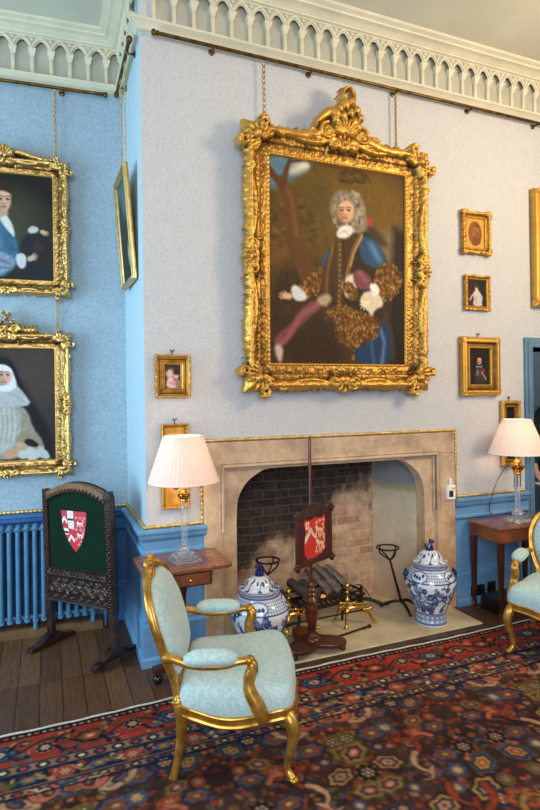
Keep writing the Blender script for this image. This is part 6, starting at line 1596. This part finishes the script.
# ---- small fittings
MBOXW = mat('white_plastic', rgb(228, 228, 230), rgb(238, 238, 240), 10, .4)
th = thing('control_box', 'small white control box with dark display standing on the dado ledge', 'control box', (2.388, -.046, .8665)); th.scale = (1.15, 1, 1.08)
MB().box(-.036, .036, -.014, .018, 0, .105, .006).build('case', MBOXW, th, smooth=False)
MB().box(-.024, .012, -.0155, -.0135, .022, .068, .001).build('display', mat('dark_display', rgb(34, 40, 38)), th, smooth=False)
b = MB(); b.box(.006, .018, -.0152, -.0138, .076, .086); b.build('indicator_label', mat('teal_mark', rgb(60, 170, 150)), th, smooth=False)
MB().box(.018, .026, -.0152, -.0138, .076, .092).build('indicator_label', mat('yellow_mark', rgb(220, 180, 60)), th, smooth=False)
MB().box(-.012, .012, -.006, .010, .105, .155, .004).build('aerial', MBOXW, th, smooth=False)
MSOCK = mat('bronze_plate', rgb(36, 24, 20), rgb(56, 38, 30), 20, .35, .5)
def plate(label, x, z, w__, h_, y):
    t = thing('wall_socket', label, 'socket', (x, y, z), group='bronze wall sockets'); MB().box(-w__/2, w__/2, -.008, 0, -h_/2, h_/2, .003).build('face_plate', MSOCK, t, smooth=False)
    b = MB()
    for k in range(2 if w__ > .1 else 1):
        xx = (-.03+.06*k) if w__ > .1 else 0; b.box(xx-.008, xx+.008, -.012, -.0078, .012, .026, .002); b.box(xx-.004, xx+.004, -.0095, -.0078, -.014, -.004)
    b.build('switch', mat('black_switch', rgb(14, 12, 12)), t, smooth=False); return t
plate('double bronze socket low on the blue dado beneath the square-topped table', 2.655, .105, .14, .085, -.0345)
plate('single bronze socket low on the blue dado, deeper beneath the square-topped table', 2.80, .115, .085, .085, -.0345)
plate('dark bronze plate on the pale wall just above the dado, behind the lamp', 3.135, .955, .075, .10, -.001)
bx = thing('black_box', 'low black box on the floor beneath the square-topped table', 'box', (2.76, -.215, 0))
MB().box(-.15, .15, -.10, .10, .0, .115, .008).build('case', mat('black_plastic', rgb(18, 18, 20), rgb(30, 30, 32), 20, .35), bx, smooth=False)
MB().box(-.15, .15, -.104, -.099, .03, .09, .002).build('front_panel', mat('grey_black_plastic', rgb(36, 36, 40)), bx, smooth=False)
tag(MB().tube(curve([(2.665, -.050, .10), (2.655, -.075, .13), (2.68, -.09, .13), (2.70, -.085, .118)], 6), .004, 6).build('flex', MIRON), 'black flex from the low socket to the box beneath the table', 'cable')
tag(MB().tube(curve([(.44, -.06, .03), (.40, -.10, .07), (.36, -.13, .10), (.33, -.12, .06), (.335, -.10, .008)], 6), .004, 6).build('table_flex', MIRON), 'black flex curling on the hearth under the drop-leaf table', 'cable')
# ================================================================ the person in the passage beyond the doorway
MSKIN = mat('skin', rgb(206, 150, 128), rgb(222, 168, 146), 12, .5)
MJUMP = mat('dark_green_wool', rgb(30, 40, 32), rgb(44, 54, 44), 30, .9, bump=.2)
MTROU = mat('dark_trousers', rgb(24, 24, 30), rgb(34, 34, 40), 30, .9)
def skin_obj(name, verts, edges, radii, m_, parent, root=0, sub=2):
    me = bpy.data.meshes.new(name); me.from_pydata(verts, edges, []); o = bpy.data.objects.new(name, me); C.objects.link(o); o.parent = parent
    s = o.modifiers.new('skin', 'SKIN'); s.use_smooth_shade = True
    for v, r_ in zip(me.skin_vertices[0].data, radii): v.radius = r_ if hasattr(r_, '__len__') else (r_, r_); v.use_root = False
    me.skin_vertices[0].data[root].use_root = True
    u = o.modifiers.new('sub', 'SUBSURF'); u.levels = sub; u.render_levels = sub; me.materials.append(m_)
    dg = bpy.context.evaluated_depsgraph_get(); ev = bpy.data.meshes.new_from_object(o.evaluated_get(dg)); o.modifiers.clear(); o.data = ev; ev.name = name
    for p_ in ev.polygons: p_.use_smooth = True
    return o
pe = thing('person', 'person in a dark green jumper standing beyond the doorway, holding a white leaflet', 'person', (4.70, .95, 0), 0); pe.scale = (1.08, 1.08, 1.06)
V, E, Rr = [], [], []
def jv(p, r_, prev=None):
    V.append(p); Rr.append(r_)
    if prev is not None: E.append((prev, len(V)-1))
    return len(V)-1
pel = jv((0, 0, .95), (.15, .11)); ab = jv((0, 0, 1.10), (.135, .10), pel); chs = jv((0, -.01, 1.30), (.155, .11), ab); up_ = jv((0, 0, 1.43), (.10, .08), chs); nk = jv((0, -.01, 1.53), .055, up_); hd = jv((0, -.02, 1.60), (.070, .085), nk); hd2 = jv((0, -.015, 1.68), (.076, .094), hd); hd3 = jv((0, -.01, 1.75), (.055, .07), hd2)
ns = jv((0, -.115, 1.655), .012, hd2)
for sg in (-1, 1):
    hp = jv((sg*.09, 0, .90), .085, pel); kn = jv((sg*.10, -.01, .50), .055, hp); an = jv((sg*.10, .02, .09), .038, kn); to = jv((sg*.11, -.14, .04), .034, an)
    sh = jv((sg*.18, 0, 1.42), .055, up_); el = jv((sg*.35, -.03, 1.09), .042, sh)
    wr = jv((sg*.47, -.165, .845), .028, el); pm = jv((sg*.485, -.215, .795), (.034, .020), wr)
    kn2 = jv((sg*.49, -.242, .768), (.036, .016), pm)
    for k in range(4):
        o = (-.027+.018*k); q = (1.0, 1.12, 1.06, .86)[k]
        f1 = jv((sg*(.493+o*.75), -.258-.012*q, .768-.030*q+o*.3), .0085, kn2); f2 = jv((sg*(.489+o*.75), -.262-.012*q, .768-.062*q+o*.3), .0078, f1); jv((sg*(.481+o*.75), -.256-.004*q, .768-.088*q+o*.3), .0068, f2)
    t1 = jv((sg*.457, -.235, .800), .011, pm); t2 = jv((sg*.445, -.262, .775), .010, t1); jv((sg*.449, -.278, .752), .008, t2)
body = skin_obj('body', V, E, Rr, MSKIN, pe)
def garment(name, pts, m_):
    global V, E, Rr
    V, E, Rr = [], [], []; idx = {}
    for key, p_, r_, prev in pts: idx[key] = jv(p_, r_, idx.get(prev))
    return skin_obj(name, V, E, Rr, m_, pe)
J = [('a', (0, 0, .93), (.172, .135), None), ('b', (0, 0, 1.10), (.160, .125), 'a'), ('c', (0, -.01, 1.30), (.178, .132), 'b'), ('d', (0, 0, 1.44), (.120, .10), 'c'), ('e', (0, -.005, 1.50), .068, 'd')]
for sg in (-1, 1): J += [('s%d' % sg, (sg*.18, 0, 1.42), .070, 'd'), ('l%d' % sg, (sg*.35, -.03, 1.09), .060, 's%d' % sg), ('w%d' % sg, (sg*.46, -.145, .885), .045, 'l%d' % sg)]
garment('jumper', J, MJUMP)
T = [('a', (0, 0, .97), (.158, .12), None)]
for sg in (-1, 1): T += [('h%d' % sg, (sg*.09, 0, .88), .100, 'a'), ('k%d' % sg, (sg*.10, -.01, .50), .075, 'h%d' % sg), ('f%d' % sg, (sg*.10, .02, .12), .065, 'k%d' % sg)]
garment('trousers', T, MTROU)
for sg in (-1, 1):
    b = MB(); b.rings([[(sg*.105+w__*math.cos(a), y, .001+max(0, h_*(.5+.5*math.sin(a)))) for a in np.linspace(0, 2*PI, 12, endpoint=False)] for y, w__, h_ in ((.075, .025, .07), (.05, .038, .10), (-.02, .042, .10), (-.10, .047, .07), (-.17, .040, .05), (-.20, .018, .03))]); b.build('shoe', MTROU, pe)
b = MB(); b.sphere((0, .005, 1.715), (.088, .104, .085), 16, 10); b.sphere((0, .05, 1.66), (.082, .066, .08), 12, 8); b.build('hair', mat('grey_brown_hair', rgb(86, 76, 66), rgb(116, 104, 92), 40, .8), pe)
b = MB(); b.rings([[(-.12, y, z), (.10, y, z), (.10, y, z+.0015), (-.12, y, z+.0015)] for y, z in ((.06, .022), (-.02, .006), (-.14, -.020))])
o = b.build('leaflet', mat('white_paper', rgb(226, 228, 236)), None, smooth=False); o.location = (4.70-.47*1.08, .95-.285*1.08, .715*1.06); o.rotation_euler.z = math.radians(8)
tag(o, 'white leaflet in the hand of the person beyond the doorway', 'leaflet')
